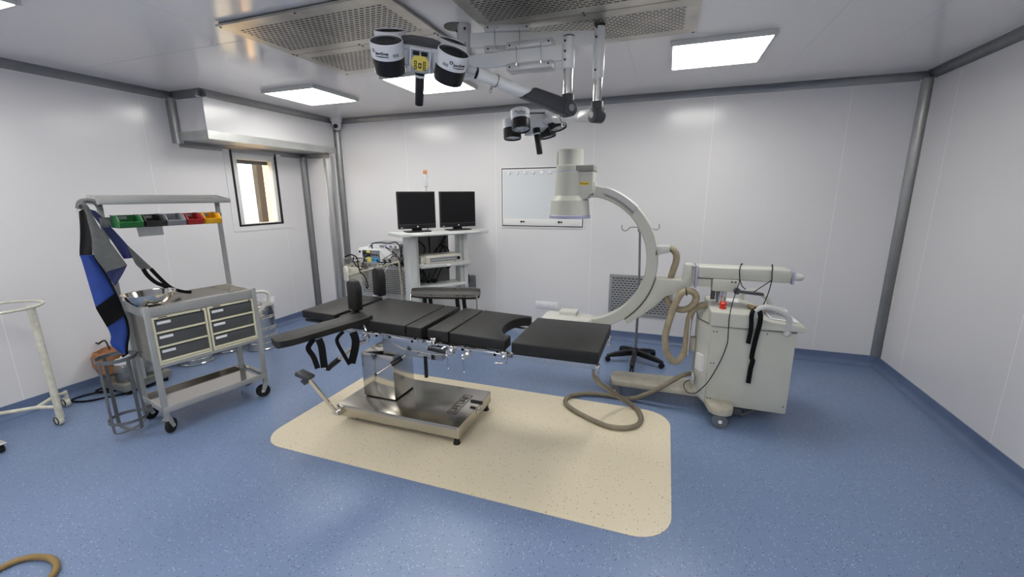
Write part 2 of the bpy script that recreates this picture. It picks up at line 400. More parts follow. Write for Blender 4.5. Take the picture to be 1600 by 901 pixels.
# ================================================================== the room
XL, XR, YB, YF, H = -4.492, 1.9606, 4.676, -1.75, 2.555
T = .12
def wall_strip(mb, seams, a0, a1, quad, wdt=.0035):
    """plank panels with a thin jointing strip at every seam; quad(a,b) -> adds faces"""
    cur = a0
    for sx in sorted(seams):
        mb.mat(0); quad(cur, sx-wdt/2); mb.mat(1); quad(sx-wdt/2, sx+wdt/2); cur = sx+wdt/2
    mb.mat(0); quad(cur, a1)
b = MB(); b.box(XL-T, XR+T, YF-T, YB+T, -.1, 0); struct(b, 'floor', 'floor')
def rrect(x0, x1, y0, y1, r, n=8):
    P = []
    for cx, cy, a in ((x1-r, y1-r, 0), (x0+r, y1-r, 90), (x0+r, y0+r, 180), (x1-r, y0+r, 270)):
        P += [(cx+r*math.cos(R(a+90*i/n)), cy+r*math.sin(R(a+90*i/n))) for i in range(n+1)]
    return P
b = MB(); b.prism(rrect(-2.47, .13, 1.815, 3.105, .19), .0, .0025); b.build('floor_inlay', 'cream', kind='structure')
b = MB()
wall_strip(b, [-2.56, -1.42, -.31, .815, 1.3], XL-T, XR+T, lambda p, q: b.box(p, q, YF-T, YB+T, H, H+.1), .003)
b.mat(1).box(XL+.3, -2.56, 2.19, 2.193, H-.0005, H+.01)
struct(b, 'ceiling', ['ceiling', 'cseam'])
b = MB(); wall_strip(b, [-3.048, -1.874, -.758, .364, 1.437], XL-T, XR+T, lambda p, q: b.box(p, q, YB, YB+T, 0, H)); struct(b, 'wall_back', ['wall', 'seam'])
b = MB(); wall_strip(b, [-1.2, -.1, .97, 2.07, 3.171, 4.275], YF-T, YB, lambda p, q: b.box(XR, XR+T, p, q, 0, H)); struct(b, 'wall_right', ['wall', 'seam'])
WY0, WY1, WZ0, WZ1 = 3.475, 4.06, 1.27, 2.112
b = MB()
def lw(p, q):
    if q <= WY0 or p >= WY1: b.box(XL-T, XL, p, q, 0, H)
    else:
        if p < WY0: b.box(XL-T, XL, p, WY0, 0, H)
        if q > WY1: b.box(XL-T, XL, WY1, q, 0, H)
        b.box(XL-T, XL, WY0, WY1, 0, WZ0); b.box(XL-T, XL, WY0, WY1, WZ1, H)
wall_strip(b, [-.7, .4, 1.53, 2.69, 4.1], YF-T, YB, lw); struct(b, 'wall_left', ['wall', 'seam'])
b = MB(); b.box(XL-T, XR+T, YF-T, YF, 0, H); struct(b, 'wall_front', 'wall')
# boxed duct along the top of the left wall and the boxed pillar in the corner
BX, BY0, BZ = -4.08, 2.97, 2.13
b = MB(); b.box(XL, BX, BY0, YB, BZ, H)
b.mat(1).box(BX, BX+.003, BY0-.003, YB, BZ-.002, BZ+.075); b.box(XL, BX+.003, BY0-.003, BY0, BZ-.002, BZ+.075); b.box(XL, BX, BY0, YB, BZ-.003, BZ-.001)
struct(b, 'soffit', ['wall', 'galv'])
PY = 4.49
b = MB(); b.prism([(XL, PY), (BX-.088, PY), (BX, PY+.088), (BX, YB), (XL, YB)], 0, BZ); struct(b, 'pillar', 'wall')
# coves and skirtings
CV = .062
def covep(z, s=1):   # concave strip between wall and ceiling (s=1) or wall and floor
    P = [(0, z)]
    P += [(CV-CV*math.sin(a)*.98, z-CV*s+CV*s*math.cos(a)*.0+CV*s*(1-math.cos(a))*0) for a in ()]
    arc = [(CV*(1-math.cos(R(90-90*i/5))), z-s*CV*(1-math.sin(R(90*i/5-0)))) for i in range(6)]
    arc = [(CV-CV*math.cos(R(t)), z-s*(CV-CV*math.sin(R(t)))) for t in (90, 72, 54, 36, 18, 0)]
    return [(0, z)]+arc
n_tr = [0]
def trim(mb, m='cove'):
    n_tr[0] += 1; return struct(mb, 'trim_%d' % n_tr[0], m)
def cove_line(p, q, inn, z, s=1):
    mb = MB(); mb.profile(covep(z, s), p, q, inn)
    e = .0065
    mb.mat(1).profile([(CV, z), (CV+e, z), (CV+e, z-s*.002), (CV, z-s*.002)], p, q, inn)
    mb.profile([(0, z-s*CV), (.002, z-s*CV), (.002, z-s*(CV+e)), (0, z-s*(CV+e))], p, q, inn)
    return trim(mb, ['cove', 'cove_lip'])
cove_line((XL, YF), (XL, BY0), (1, 0), H)
cove_line((XL, BY0), (BX+CV, BY0), (0, -1), H)
cove_line((BX, BY0-CV), (BX, YB), (1, 0), H)
cove_line((BX, YB), (XR, YB), (0, -1), H)
cove_line((XR, YF), (XR, YB), (-1, 0), H)
cove_line((XL, BY0), (XL, PY), (1, 0), BZ)
cove_line((XL, PY), (BX+.02, PY), (0, -1), BZ)
def cove_vert(c, dx, dy, z0, z1):
    """vertical concave corner strip; dx, dy point into the room"""
    mb = MB(); A = [(0, 0)]+[(CV-CV*math.cos(R(t)), CV-CV*math.sin(R(t))) for t in (90, 72, 54, 36, 18, 0)]
    mb.prism([(c[0]+dx*a, c[1]+dy*q) for a, q in A], z0, z1)
    for (a, q, a2, q2) in ((CV, 0, CV+.0065, .002), (0, CV, .002, CV+.0065)):
        mb.mat(1).box(min(c[0]+dx*a, c[0]+dx*a2), max(c[0]+dx*a, c[0]+dx*a2), min(c[1]+dy*q, c[1]+dy*q2), max(c[1]+dy*q, c[1]+dy*q2), z0, z1)
    return trim(mb, ['cove', 'cove_lip'])
cove_vert((XR, YB), -1, -1, .10, H-CV*.7)
cove_vert((XL, BY0), 1, -1, BZ-CV*.5, H-CV*.7)
cove_vert((BX, YB), 1, -1, BZ, H-CV*.7)
cove_vert((XL, PY), 1, -1, .10, BZ-CV*.7)
cove_vert((BX, YB), 1, -1, .10, BZ)
mb = MB(); rr = .09; mb.prism([(BX+.004-rr+rr*math.cos(R(t)), PY-.004+rr+rr*math.sin(R(t))) for t in range(-90, 1, 9)]+[(BX-.06, PY+.06)], .10, BZ-.03)
trim(mb, 'column')
def skirt(name, p, q, inn):
    mb = MB(); P = [(0, .102), (.006, .100), (.006, .05)]+[(.006+.045*(1-math.cos(R(t))), .05-.045*math.sin(R(t))-.003*t/90) for t in (18, 36, 54, 72, 90)]+[(.054, .0006), (0, .0006)]
    mb.profile(P, p, q, inn); return struct(mb, name, 'skirt')
skirt('baseboard_back', (BX, YB), (XR, YB), (0, -1)); skirt('baseboard_right', (XR, YF), (XR, YB), (-1, 0)); skirt('baseboard_left', (XL, YF), (XL, PY), (1, 0))
skirt('baseboard_pillar_front', (XL, PY), (BX+.05, PY), (0, -1)); skirt('baseboard_pillar_side', (BX, PY-.05), (BX, YB), (1, 0))
# window
t = thing('window_1', None, None, (XL, 3.77, WZ0)); t['kind'] = 'structure'
b = MB()
for (y0, y1, z0, z1) in ((WY0-.075, WY1+.075, WZ1, WZ1+.018), (WY0-.075, WY1+.075, WZ0-.06, WZ0), (WY0-.075, WY0, WZ0, WZ1), (WY1, WY1+.075, WZ0, WZ1)):
    b.box(XL, XL+.006, y0, y1, z0, z1)
b.build('surround', 'wall', t)
b = MB()
for (y0, y1, z0, z1) in ((WY0-.004, WY1+.004, WZ0-.004, WZ0+.016), (WY0-.004, WY0+.022, WZ0, WZ1), (WY1-.012, WY1+.004, WZ0, WZ1)): b.box(XL-.05, XL+.008, y0, y1, z0, z1)
b.build('gasket', 'black', t)
b = MB()
for (y0, y1, z0, z1) in ((WY0+.012, WY0+.085, WZ0+.012, WZ1), (WY1-.055, WY1-.008, WZ0+.012, WZ1), (WY0+.08, WY1-.05, WZ0+.012, WZ0+.026), (WY0+.08, WY1-.05, WZ1-.11, WZ1)): b.box(XL-.075, XL-.012, y0, y1, z0, z1, .003)
b.mat(1).box(XL-.09, XL-.08, WY0+.08, WY1-.05, WZ1-.15, WZ1-.10)
b.build('frame', ['white', 'post'], t)
b = MB(); b.box(XL-.06, XL-.056, WY0+.08, WY1-.05, WZ0+.02, WZ1-.1); b.build('pane', 'glass', t)
# what the window looks onto
b = MB(); b.box(-5.22, XL-T-.01, 4.50, 4.9, -.3, 3.0); b.build('plaster_reveal', 'plaster', kind='structure')
b = MB(); b.box(-5.31, -5.225, 4.40, 4.50, -.3, 3.0, .01); b.build('timber_post', 'post', loc=(-5.27, 4.45, -.3), label='dark weathered post standing outside behind the window pane', cat='post')
b = MB(); b.box(-60, XL-T-.02, -40, 60, -3.2, -3.0); b.build('outside_ground', 'ground', kind='structure')

# ================================================================== ceiling fittings
def ceiling_light(cx, cy, label, hx=.285, hy=.285):
    z1 = H; z0 = H-.032; f = .018
    t = thing('ceiling_light', label, 'light', (cx, cy, z1), 0, 'square ceiling light panels')
    b = MB()
    for (x0, x1, y0, y1) in ((cx-hx-f, cx+hx+f, cy-hy-f, cy-hy), (cx-hx-f, cx+hx+f, cy+hy, cy+hy+f), (cx-hx-f, cx-hx, cy-hy, cy+hy), (cx+hx, cx+hx+f, cy-hy, cy+hy)): b.box(x0, x1, y0, y1, z0, z1, .002)
    b.build('frame', 'lamp_frame', t)
    b = MB(); b.box(cx-hx, cx+hx, cy-hy, cy+hy, z0+.004, z0+.010); b.build('diffuser', 'lamp', t)
LC = .9686
for cx, cy, lb in ((-3.285, 3.478, 'lit square panel light nearest the boxed duct and camera dome'), (-1.97, 3.455, 'lit square panel light behind the near lamp head'), (.255, 3.455, 'lit square panel light right of the surgical lamp arms'),
                   (-3.365, 1.09, 'lit square panel light at the top left corner of the photo'), (-1.2, .3, 'lit square panel light above the camera'), (.85, .3, 'lit square panel light above and right of the camera'),
                   (-3.3, -1.0, 'lit square panel light behind the camera on the left'), (-1.2, -1.0, 'lit square panel light behind the camera in the middle'), (.95, -.9, 'lit square panel light behind the camera on the right')):  # unseen panels over and behind camera assumed; right pair shifted to brighten that side
    ceiling_light(cx, cy, lb)
def diffuser(x0, x1, y0, y1, ym, label, n):
    t = thing('air_diffuser', label, 'air vent', ((x0+x1)/2, (y0+y1)/2, H), 0, 'slotted steel ceiling diffusers')
    b = MB(); b.box(x0+.012, x1-.012, y0+.012, y1-.012, H-.010, H-.0004); b.build('gap_shade', 'black', t)  # black sheet painting the shadow gap between vent and ceiling
    for a, c in ((y0, ym-.003), (ym+.003, y1)):
        ma, mc = (.075, .075)
        b = MB(); z0, z1 = H-.022, H-.010
        b.box(x0, x1, a, a+ma, z0, z1); b.box(x0, x1, c-mc, c, z0, z1); b.box(x0, x0+.07, a+ma, c-mc, z0, z1); b.box(x1-.07, x1, a+ma, c-mc, z0, z1)
        b.mat(1).box(x0+.07, x1-.07, a+ma, c-mc, z0+.0005, z1)
        for sx in (x0+.02, (x0+x1)/2, x1-.02):
            for sy in (a+.015, c-.015): b.mat(2).cyl((sx, sy, z0-.003), (sx, sy, z0+.001), .006, n=8)
        b.build('slotted_panel', ['vent_plain', 'vent', 'dgrey'], t)
diffuser(-2.46, -1.335, 1.93, 2.987, 2.465, 'slotted steel ceiling vent left of the lamp pole', 0)
diffuser(-1.06, .097, 1.93, 2.99, 2.49, 'slotted steel ceiling vent right of the lamp pole', 1)
b = MB(); c = (-4.0, 4.60, 0)
b.lathe([(.075, H-.001), (.075, H-.03), (.062, H-.04), (.05, H-.10), (.035, H-.13), (.018, H-.143), (.001, H-.145)], c, 28)
b.mat(1).cyl((-3.985, 4.572, H-.095), (-3.965, 4.530, H-.108), .026, n=16)
b.build('dome_camera', ['white_pl', 'black'], loc=(-4.0, 4.60, H), label='white dome security camera in the far left ceiling corner', cat='security camera')

# ================================================================== surgical lamp on the ceiling
PX, PYY = -1.165, 2.45
t = thing('surgical_light', 'twin headed white and black surgical light on a ceiling pole', 'surgical light', (PX, PYY, H))
b = MB(); b.cyl((PX-.06, PYY+.012, H-.003), (PX-.06, PYY+.012, H-.0008), .068, n=32); b.build('ceiling_hole', 'black', t)
b = MB(); b.cyl((PX, PYY, H-.001), (PX, PYY, 2.27), .040, n=28, bev=.004); b.cyl((PX, PYY, 2.50), (PX, PYY, 2.42), .043, n=28); b.cyl((PX, PYY, 2.375), (PX, PYY, 2.372), .0425, n=28)
for a in (200, 300):
    for z in (2.52, 2.44, 2.40): b.mat(1).cyl((PX+.035*math.cos(R(a)), PYY+.035*math.sin(R(a)), z), (PX+.046*math.cos(R(a)), PYY+.046*math.sin(R(a)), z), .007, n=8)
b.build('pole', ['arm_grey', 'black'], t)
E1 = Vector((-.424, 2.677, 2.466)); E2 = Vector((-.553, 2.464, 2.345))
def harm(z, E, zt, boxpos, txt):
    P0 = Vector((PX, PYY, z)); d = Vector((E.x-PX, E.y-PYY, 0)); L = d.length; d.normalize(); n = Vector((-d.y, d.x, 0))
    M = basis(P0, d, n, (0, 0, 1))
    b = MB(M); b.box(.03, L-.03, -.022, .022, -.038, .038, .006); a = b.build('swing_arm', 'arm_white', t)
    b = MB(M); s0 = boxpos
    for zz in (.055, -.055):
        b.box(s0, s0+.26, -.045, .045, zz-.018, zz+.018, .003)
    for sx in (s0+.06, s0+.20):
        b.mat(1); b.tube([(sx, -.0465, .05), (sx, -.0485, .03), (sx, -.0485, -.03), (sx, -.0465, -.05)], .0025, n=6, smooth=False)
        for zz in (.052, -.052): b.cyl((sx+.012, -.047, zz), (sx+.012, -.044, zz), .005, n=8)
        b.mat(0)
    for sx in (s0+.02, s0+.24):
        for zz in (.055, -.055): b.mat(2).cyl((sx, -.0475, zz), (sx, -.044, zz), .005, n=8)
    b.build('clamp_box', ['arm_grey', 'chrome', 'black'], a)
    b = MB(); b.cyl((E.x, E.y, min(z+.075, H-.030)), (E.x, E.y, zt+.20), .033, n=24, bev=.003); b.mat(2).cyl((E.x, E.y, zt+.22), (E.x, E.y, zt+.03), .026, n=24)
    b.mat(1).cyl((E.x, E.y, min(z+.075, H-.030)), (E.x, E.y, min(z+.075, H-.030)+.005), .031, n=24)
    for zz in (z+.05, z, zt+.24): b.cyl((E.x-.012, E.y-.033, zz), (E.x-.014, E.y-.036, zz), .006, n=8)
    b.build('drop_tube', ['arm_white', 'black', 'chrome'], t)
harm(2.466, E1, 2.055, .12, '')
harm(2.347, E2, 2.065, .27, '')
def spring_arm(E, end, z, cover='dgrey', k=1.):
    """elbow joint, dark cover, white spring tube and end collar"""
    e = Vector((E.x, E.y, z)); q = Vector(end); d = (q-e); L = d.length; d.normalize(); n = Vector((0, 0, 1)).cross(d).normalized(); up = d.cross(n)
    b = MB(); b.cyl((E.x, E.y, z+.075), (E.x, E.y, z-.01), .035, n=24, bev=.004)
    b.cyl(e-n*.036, e+n*.036, .044, n=28, bev=.006)
    b.mat(1).cyl(e-n*.037, e-n*.039, .018, n=16); b.cyl(e+n*.037, e+n*.039, .018, n=16)
    b.build('elbow', ['dgrey', 'grey_metal'], t)
    b = MB(basis(e, d, n, up)); b.prism([(0, -.040), (.05*k, -.04), (.27*k, -.031), (.30*k, -.030), (.24*k, .034), (.03*k, .042), (0, .04)], -.031, .031, 'xz', .008)
    b.build('arm_cover', cover, t)
    b = MB(); b.cyl(e+d*.1, e+d*(L-.09), .0285, n=24); b.cyl(e+d*(L-.10), e+d*L, .031, n=24, bev=.003)
    b.mat(1).cyl(e+d*L, e+d*(L+.002), .026, n=20); b.cyl(e+d*(L-.11), e+d*(L-.108), .0315, n=24)
    b.mat(2).cyl(e+d*(L-.09)-up*.03, e+d*(L-.09)-up*.052, .006, n=10); b.ball(e+d*(L-.09)-up*.055, .009, 10)
    b.build('spring_arm', ['arm_white', 'black', 'chrome'], t)
def lamp_head(C, nrm, spin, attach, view, inward, text_side, pod_r=.072, dx=.142, dy=.085, panel=1):
    C = Vector(C); nrm = Vector(nrm).normalized()
    e1 = Vector(view).cross(nrm).normalized() * 1.0
    q = Quaternion(nrm, spin); e1 = q @ e1; e2 = nrm.cross(e1)
    h = MB(basis(C, e1, e2, nrm))
    h.prism([(-.085, -.06), (.085, -.06), (.09, .05), (.05, .085), (-.05, .085), (-.09, .05)], -.045, .05, 'xy', .008)
    for sx in (-1, 1):
        for sy in (-1, 1): h.prism([(sx*.05, sy*.03-.03), (sx*.10, sy*.055-.03), (sx*.10, sy*.055+.03), (sx*.05, sy*.03+.03)], -.035, .03, 'xy', .004)
    h.mat(1).prism([(-.088, -.062), (.088, -.062), (.09, .05), (.05, .088), (-.05, .088), (-.09, .05)], .0505, .058, 'xy', .003)
    hub = h.build('lamp_hub', ['lampwhite', 'dgrey'], t)
    # control panel facing the room, hung under the front of the hub
    fy = -.075
    PB = basis(C, e1*panel, e2*panel, nrm)
    h = MB(PB); h.box(-.048, .048, fy-.012, -.03, -.058, .046, .005)
    h.mat(1).box(-.041, .041, fy-.0135, fy-.011, -.055, .041)
    h.mat(2).lathe([(.001, 0), (.040, 0), (.040, .001), (.001, .001)], L=Matrix.Translation((0, fy-.0135, -.013)) @ Matrix.Rotation(PI/2, 4, 'X'), n=32, sy=.88)
    h.mat(3).box(-.033, -.004, fy-.0155, fy-.0135, .018, .036); h.box(.004, .033, fy-.0155, fy-.0135, .018, .036)
    for bx, bz, bw, bh in ((-.02, -.013, .006, .008), (-.02, -.033, .006, .008), (.02, -.013, .006, .008), (.02, -.033, .006, .008), (0, -.024, .007, .011)):
        h.mat(3).box(bx-bw, bx+bw, fy-.0158, fy-.0142, bz-bh, bz+bh); h.mat(2).box(bx-bw*.45, bx+bw*.45, fy-.0164, fy-.0150, bz-bh*.5, bz+bh*.5)
    h.build('control_panel', ['lampwhite', 'grey_metal', 'yel', 'black'], hub)
    h = MB(basis(C, e1, e2, nrm)); h.cyl((0, -.03, -.045), (0, -.03, -.075), .026, n=20); h.cyl((0, -.03, -.075), (0, -.03, -.225), .0225, .021, n=20, bev=.004)
    h.mat(1).lathe([(.0232, -.080), (.0238, -.080), (.0238, -.090), (.0232, -.090)], (0, -.03, 0), 20, cap=False)
    h.build('sterile_handle', ['black', 'label'], hub)
    h = MB(); a = Vector(attach); m = C+e2*.11+nrm*.0
    h.tube([a, a.lerp(m, .5)+nrm*.01, m, C+e2*.05], .020, n=12)
    h.build('yoke', 'arm_white', hub)
    for sx in (-1, 1):
        for sy in (-1, 1):
            n2 = (nrm+e1*(sx*inward)+e2*(sy*inward*.6)).normalized(); x2 = e2.cross(n2).normalized()*1.0; y2 = n2.cross(x2)
            P = C+e1*(sx*dx)+e2*(sy*dy)
            M = basis(P, x2, y2, n2); r = pod_r
            
            pod = MB(M)
            pod.lathe([(r*.995, -.004), (r, 0), (r*1.02, .058), (r*.97, .062), (r*.95, .058)], n=40, cap=False)
            pod.mat(1).lathe([(.001, .056), (r*.55, .057), (r*.6, .060), (r*.96, .058)], n=40, cap=False)
            pod.lathe([(r*.99, 0), (r*.965, -.068), (r*.93, -.074), (r*.86, -.072), (r*.84, -.064)], n=40, cap=False)
            pod.mat(2).lathe([(r*.85, -.064), (.001, -.064)], n=40, cap=False)
            for k in range(5):
                a = 2*PI*k/5+.3; pod.mat(3).cyl((r*.5*math.cos(a), r*.5*math.sin(a), -.067), (r*.5*math.cos(a), r*.5*math.sin(a), -.0635), r*.14, n=10)
            po = pod.build('lamp_pod', ['lampwhite', 'black', 'lens', 'grey_metal'], hub)
            if sy < 0:
                # maker's mark printed on the shell, facing the room
                ang = -.32 if sx < 0 else .42
                ps = MB(M)
                def onshell(a, z): 
                    v = Vector((math.sin(a), -math.cos(a), 0)); return basis(v*(r*1.012+.0006)+Vector((0, 0, z)), (math.cos(a), math.sin(a), 0), (0, 0, 1), v)
                ps.text('JuneDeca', .0155, onshell(ang+.06, .027), wrap=r*1.01, bold=.0004)
                ps.text('www.junedeca.com', .0072, onshell(ang+.06, .015), wrap=r*1.01, bold=.0002)
                ps.lathe([(.001, 0), (.0075, 0), (.0075, .001), (.001, .001)], L=onshell(ang-.50, .034), n=20)
                ps.mat(1).lathe([(.001, .001), (.0045, .001), (.0045, .0014), (.001, .0014)], L=onshell(ang-.50, .034), n=20, sx=.7)
                ps.mat(2)
                for k in range(3): ps.prism([(-.006+k*.0095, -.006), (.002+k*.0095, -.006), (.002+k*.0095, .006), (-.006+k*.0095, .006)], 0, .0005, 'xy', L=onshell(ang+(.80 if sx < 0 else -.95)+k*.0, .018))
                M_marks.append((ps, po))
    return hub
M_marks = []
A1 = (-.915, 2.05, 2.178)
spring_arm(E2, A1, 2.063)
vw = Vector((-1.165, 1.95, 0)).normalized()
tl = R(31)
lamp_head((-1.148, 1.93, 2.252), -vw*math.sin(tl)+Vector((0, 0, math.cos(tl)))+Vector((vw.y, -vw.x, 0))*.085, R(0), A1, vw, .13, 1)
A2 = (-.757, 3.0, 2.106)
spring_arm(E1, A2, 2.055, 'arm_grey', .6)
vw2 = Vector((-.92, 3.05, 0)).normalized(); rt2 = Vector((vw2.y, -vw2.x, 0))
lamp_head((-.935, 3.08, 2.095), vw2*.16-rt2*.15+Vector((0, 0, 1)), R(24), A2, vw2, -.10, 1, .066, .135, .085, -1)
for ps, po in M_marks:
    # markings are printed on the shell: same mesh as the pod
    inv = WM[po.name].inverted(); me = po.data; bm = bmesh.new(); bm.from_mesh(me); V = [bm.verts.new(inv @ p) for p in ps.v]
    mp = {0: 4, 1: 0, 2: 3}
    for idx, mi in ps.f:
        try: f = bm.faces.new([V[i] for i in idx]); f.material_index = mp[mi]
        except ValueError: pass
    bm.to_mesh(me); bm.free(); me.materials.append(M_['black'])

# ================================================================== operating table
t = thing('operating_table', 'black padded steel operating table standing on the cream floor inlay', 'operating table', (-1.65, 2.47, 0))
b = MB(); b.box(-2.135, -1.163, 2.200, 2.745, .055, .142, .006)
b.mat(1).box(-2.10, -1.20, 2.23, 2.715, .04, .056)
for sx, sy in ((-2.13, 2.206), (-1.168, 2.206)): b.mat(2).box(sx-.004, sx+.004, sy-.008, sy-.003, .06, .137)
base = b.build('base', ['steel_dull', 'black', 'steel'], t)
for x, y in ((-1.195, 2.232), (-1.190, 2.705), (-2.06, 2.70)):
    b = MB(); b.lathe([(.024, .0025), (.024, .012), (.019, .022), (.019, .048), (.024, .05), (.024, .056)], (x, y, 0), 20); b.build('levelling_foot', 'rubber', base)
b = MB(); b.cyl((-2.02, 2.262, .028), (-2.02, 2.290, .028), .0255, n=24, bev=.004); b.mat(1).box(-2.045, -1.995, 2.257, 2.262, .02, .058); b.build('castor_wheel', ['grey_metal', 'steel_dull'], base)
# maker's plate on the base: frame and letters
b = MB(); zt = .1424
LX0, LX1, LY0, LY1 = -1.328, -1.257, 2.345, 2.628
for q in ((LX0, LX1, LY0, LY0+.006), (LX0, LX1, LY1-.006, LY1), (LX0, LX0+.006, LY0, LY1), (LX1-.006, LX1, LY0, LY1)): b.box(*q, zt-.001, zt+.0006)
b.text('LIFE LINE', .060, basis((-1.2925, 2.487, zt+.0002), (0, 1, 0), (-1, 0, 0), (0, 0, 1)), bold=.0010)
b.build('name_plate', 'black', base)
b = MB(); b.box(-1.165, -1.158, 2.475, 2.515, .09, .13, .002); b.tube([(-1.158, 2.495, .11), (-1.13, 2.50, .125), (-1.150, 2.505, .16)], .006, n=8, smooth=False)
b.mat(1).cyl((-1.215, 2.505, .168), (-1.125, 2.497, .172), .013, n=14, bev=.003); b.build('lock_lever', ['chrome', 'black'], base)
b = MB(); b.prism([(-2.135, .075), (-2.10, .06), (-2.085, .12), (-2.12, .135)], 2.185, 2.2, 'xz'); b.cyl((-2.125, 2.17, .085), (-2.125, 2.21, .085), .016, n=14); b.cyl((-2.155, 2.18, .082), (-2.10, 2.18, .082), .014, n=14)
b.tube([(-2.13, 2.18, .09), (-2.178, 2.03, .395), (-2.183, 2.015, .415)], .0145, n=8, smooth=False)
b.mat(1).prism([(-2.262, .425), (-2.255, .455), (-2.15, .425), (-2.155, .405)], 1.985, 2.055, 'xz', .006); b.prism([(-2.235, .385), (-2.20, .36), (-2.175, .39), (-2.2, .425)], 2.0, 2.04, 'xz', .005)
b.build('foot_pedal', ['chrome', 'dgrey'], t)
b = MB(); b.box(-2.030, -1.757, 2.372, 2.625, .15, .487, .003); b.mat(1).box(-2.02, -1.767, 2.382, 2.615, .14, .152); b.box(-1.955, -1.93, 2.40, 2.41, .487, .4885)
b.build('column', ['steel', 'black'], t)
b = MB(); b.prism([(-1.80, .705), (-1.30, .69), (-1.30, .63), (-1.32, .585), (-1.37, .562), (-1.63, .575), (-1.70, .60), (-1.74, .64), (-1.80, .66)], 2.315, 2.66, 'xz', .006)
b.mat(1).box(-1.86, -1.38, 2.41, 2.59, .487, .60)
b.mat(2).cyl((-1.48, 2.36, .575), (-1.48, 2.36, .375), .013, n=12); b.mat(0).box(-1.52, -1.43, 2.33, 2.40, .54, .575, .004)
b.build('tilt_housing', ['steel', 'steel_dull', 'black'], t)
# top frame plates and rails
def zt_(x): return .752+.033*(-.85-x) if x < -.83 else .746
def sheared(mb, x0, x1, y0, y1, d0, d1, bev=0., **k):
    """slab hanging d0..d1 below the padded surface, following its slope"""
    bm = bmesh.new(); bmesh.ops.create_cube(bm, size=1)
    for v in bm.verts: v.co = Vector((x0+(x1-x0)*(v.co.x+.5), y0+(y1-y0)*(v.co.y+.5), v.co.z))
    for v in bm.verts: v.co.z = zt_(min(max(v.co.x, x0), x1))-(d1 if v.co.z < 0 else d0)
    if bev: bmesh.ops.bevel(bm, geom=bm.edges[:], offset=bev, segments=3, profile=.5, affect='EDGES')
    mb.addbm(bm)
b = MB()
for x0, x1 in ((-2.39, -2.12), (-2.07, -1.43), (-1.375, -.985), (-.805, -.305)):
    sheared(b, x0, x1, 2.25, 2.775, .066, .080)
b.mat(1)
for x0, x1 in ((-2.07, -1.43), (-1.375, -.86), (-.80, -.30)):
    for y0, y1 in ((2.248, 2.266), (2.76, 2.778)): sheared(b, x0, x1, y0, y1, .078, .108)
sheared(b, -2.13, -.78, 2.27, 2.29, .085, .115); sheared(b, -2.13, -.78, 2.74, 2.76, .085, .115)
for x in (-1.95, -1.55, -1.25, -.72, -.36): sheared(b, x-.015, x+.015, 2.29, 2.74, .082, .105)
for x in (-.36, -.62, -1.0, -1.34): b.mat(2).cyl((x, 2.2475, zt_(x)-.093), (x, 2.2455, zt_(x)-.093), .011, n=14)
frame = b.build('frame', ['black', 'steel', 'chrome'], t)
for x0, x1 in ((-2.06, -1.435), (-1.37, -.865)):
    for y0, y1 in ((2.205, 2.213), (2.813, 2.821)):
        b = MB(); sheared(b, x0, x1, y0, y1, .072, .097, .002)
        for x in (x0+.04, (x0+x1)/2, x1-.04): b.cyl((x, y0, zt_(x)-.085), (x, 2.25 if y0 < 2.5 else 2.77, zt_(x)-.085), .009, n=10)
        b.build('side_rail', 'chrome', t)
# pads
def pad(name, x0, x1, y0=2.235, y1=2.79, th=.066):
    b = MB(); sheared(b, x0, x1, y0, y1, 0, th, .007); return b.build(name, 'vinyl', t)
pad('head_pad', -2.405, -2.115, 2.24, 2.785, .056); pad('back_pad', -2.075, -1.545); pad('lumbar_pad', -1.538, -1.425); pad('lumbar_pad', -1.380, -1.232); pad('leg_pad', -.812, -.297)
b = MB()
cut = [(-.852, 2.235), (-.852, 2.345)]+[(-.86-.10*math.sin(R(a)), 2.545-.205*math.cos(R(a))) for a in range(10, 171, 16)]+[(-.852, 2.755), (-.852, 2.79), (-1.222, 2.79), (-1.222, 2.235)]
b.prism(cut, -.066, 0, 'xy', .007, 3)
for i, v in enumerate(b.v): v.z += zt_(v.x)
b.build('seat_pad', 'vinyl', t)
# rail clamps with handles
def clamp(x, y, z, k, out=-1):
    b = MB(); b.box(x-.018, x+.018, y-.016, y+.018, z-.03, z+.025, .004); b.cyl((x, y-.016, z-.005), (x, y-.045, z-.005), .011, n=12)
    if k == 0:
        b.cyl((x, y, z-.03), (x, y, z-.055), .012, n=12); b.tube([(x, y, z-.05), (x-.06, y-.01, z-.052)], .005, n=8, smooth=False)
    elif k == 1:
        b.cyl((x+.022, y-.02, z-.005), (x-.022, y-.02, z-.02), .015, n=12); b.ball((x-.02, y-.025, z-.035), .013, 10); b.tube([(x-.02, y-.025, z-.04), (x-.012, y-.03, z-.115)], .0045, n=8, smooth=False); b.ball((x-.012, y-.03, z-.118), .007, 8)
    else:
        b.mat(1).cyl((x, y-.03, z-.02), (x+.15, y-.02, z-.035), .011, n=12, bev=.003); b.mat(0).cyl((x+.15, y-.02, z-.035), (x+.162, y-.02, z-.036), .012, n=12)
    b.build('rail_clamp', ['chrome', 'black'], t)
clamp(-1.83, 2.208, .695, 0); clamp(-1.345, 2.208, .683, 2); clamp(-1.255, 2.23, .668, 0); clamp(-1.195, 2.208, .668, 1); clamp(-1.085, 2.208, .660, 1); clamp(-.845, 2.215, .670, 0); clamp(-1.32, 2.215, .702, 1)
b = MB(); b.tube([(-1.725, 2.14, .452), (-1.60, 2.30, .540)], .0075, n=10, smooth=False); b.mat(1).cyl((-1.66, 2.222, .497), (-1.615, 2.28, .528), .018, n=14, bev=.003); b.cyl((-1.73, 2.135, .449), (-1.722, 2.145, .454), .0095, n=10)
b.build('crank_handle', ['chrome', 'black'], t)
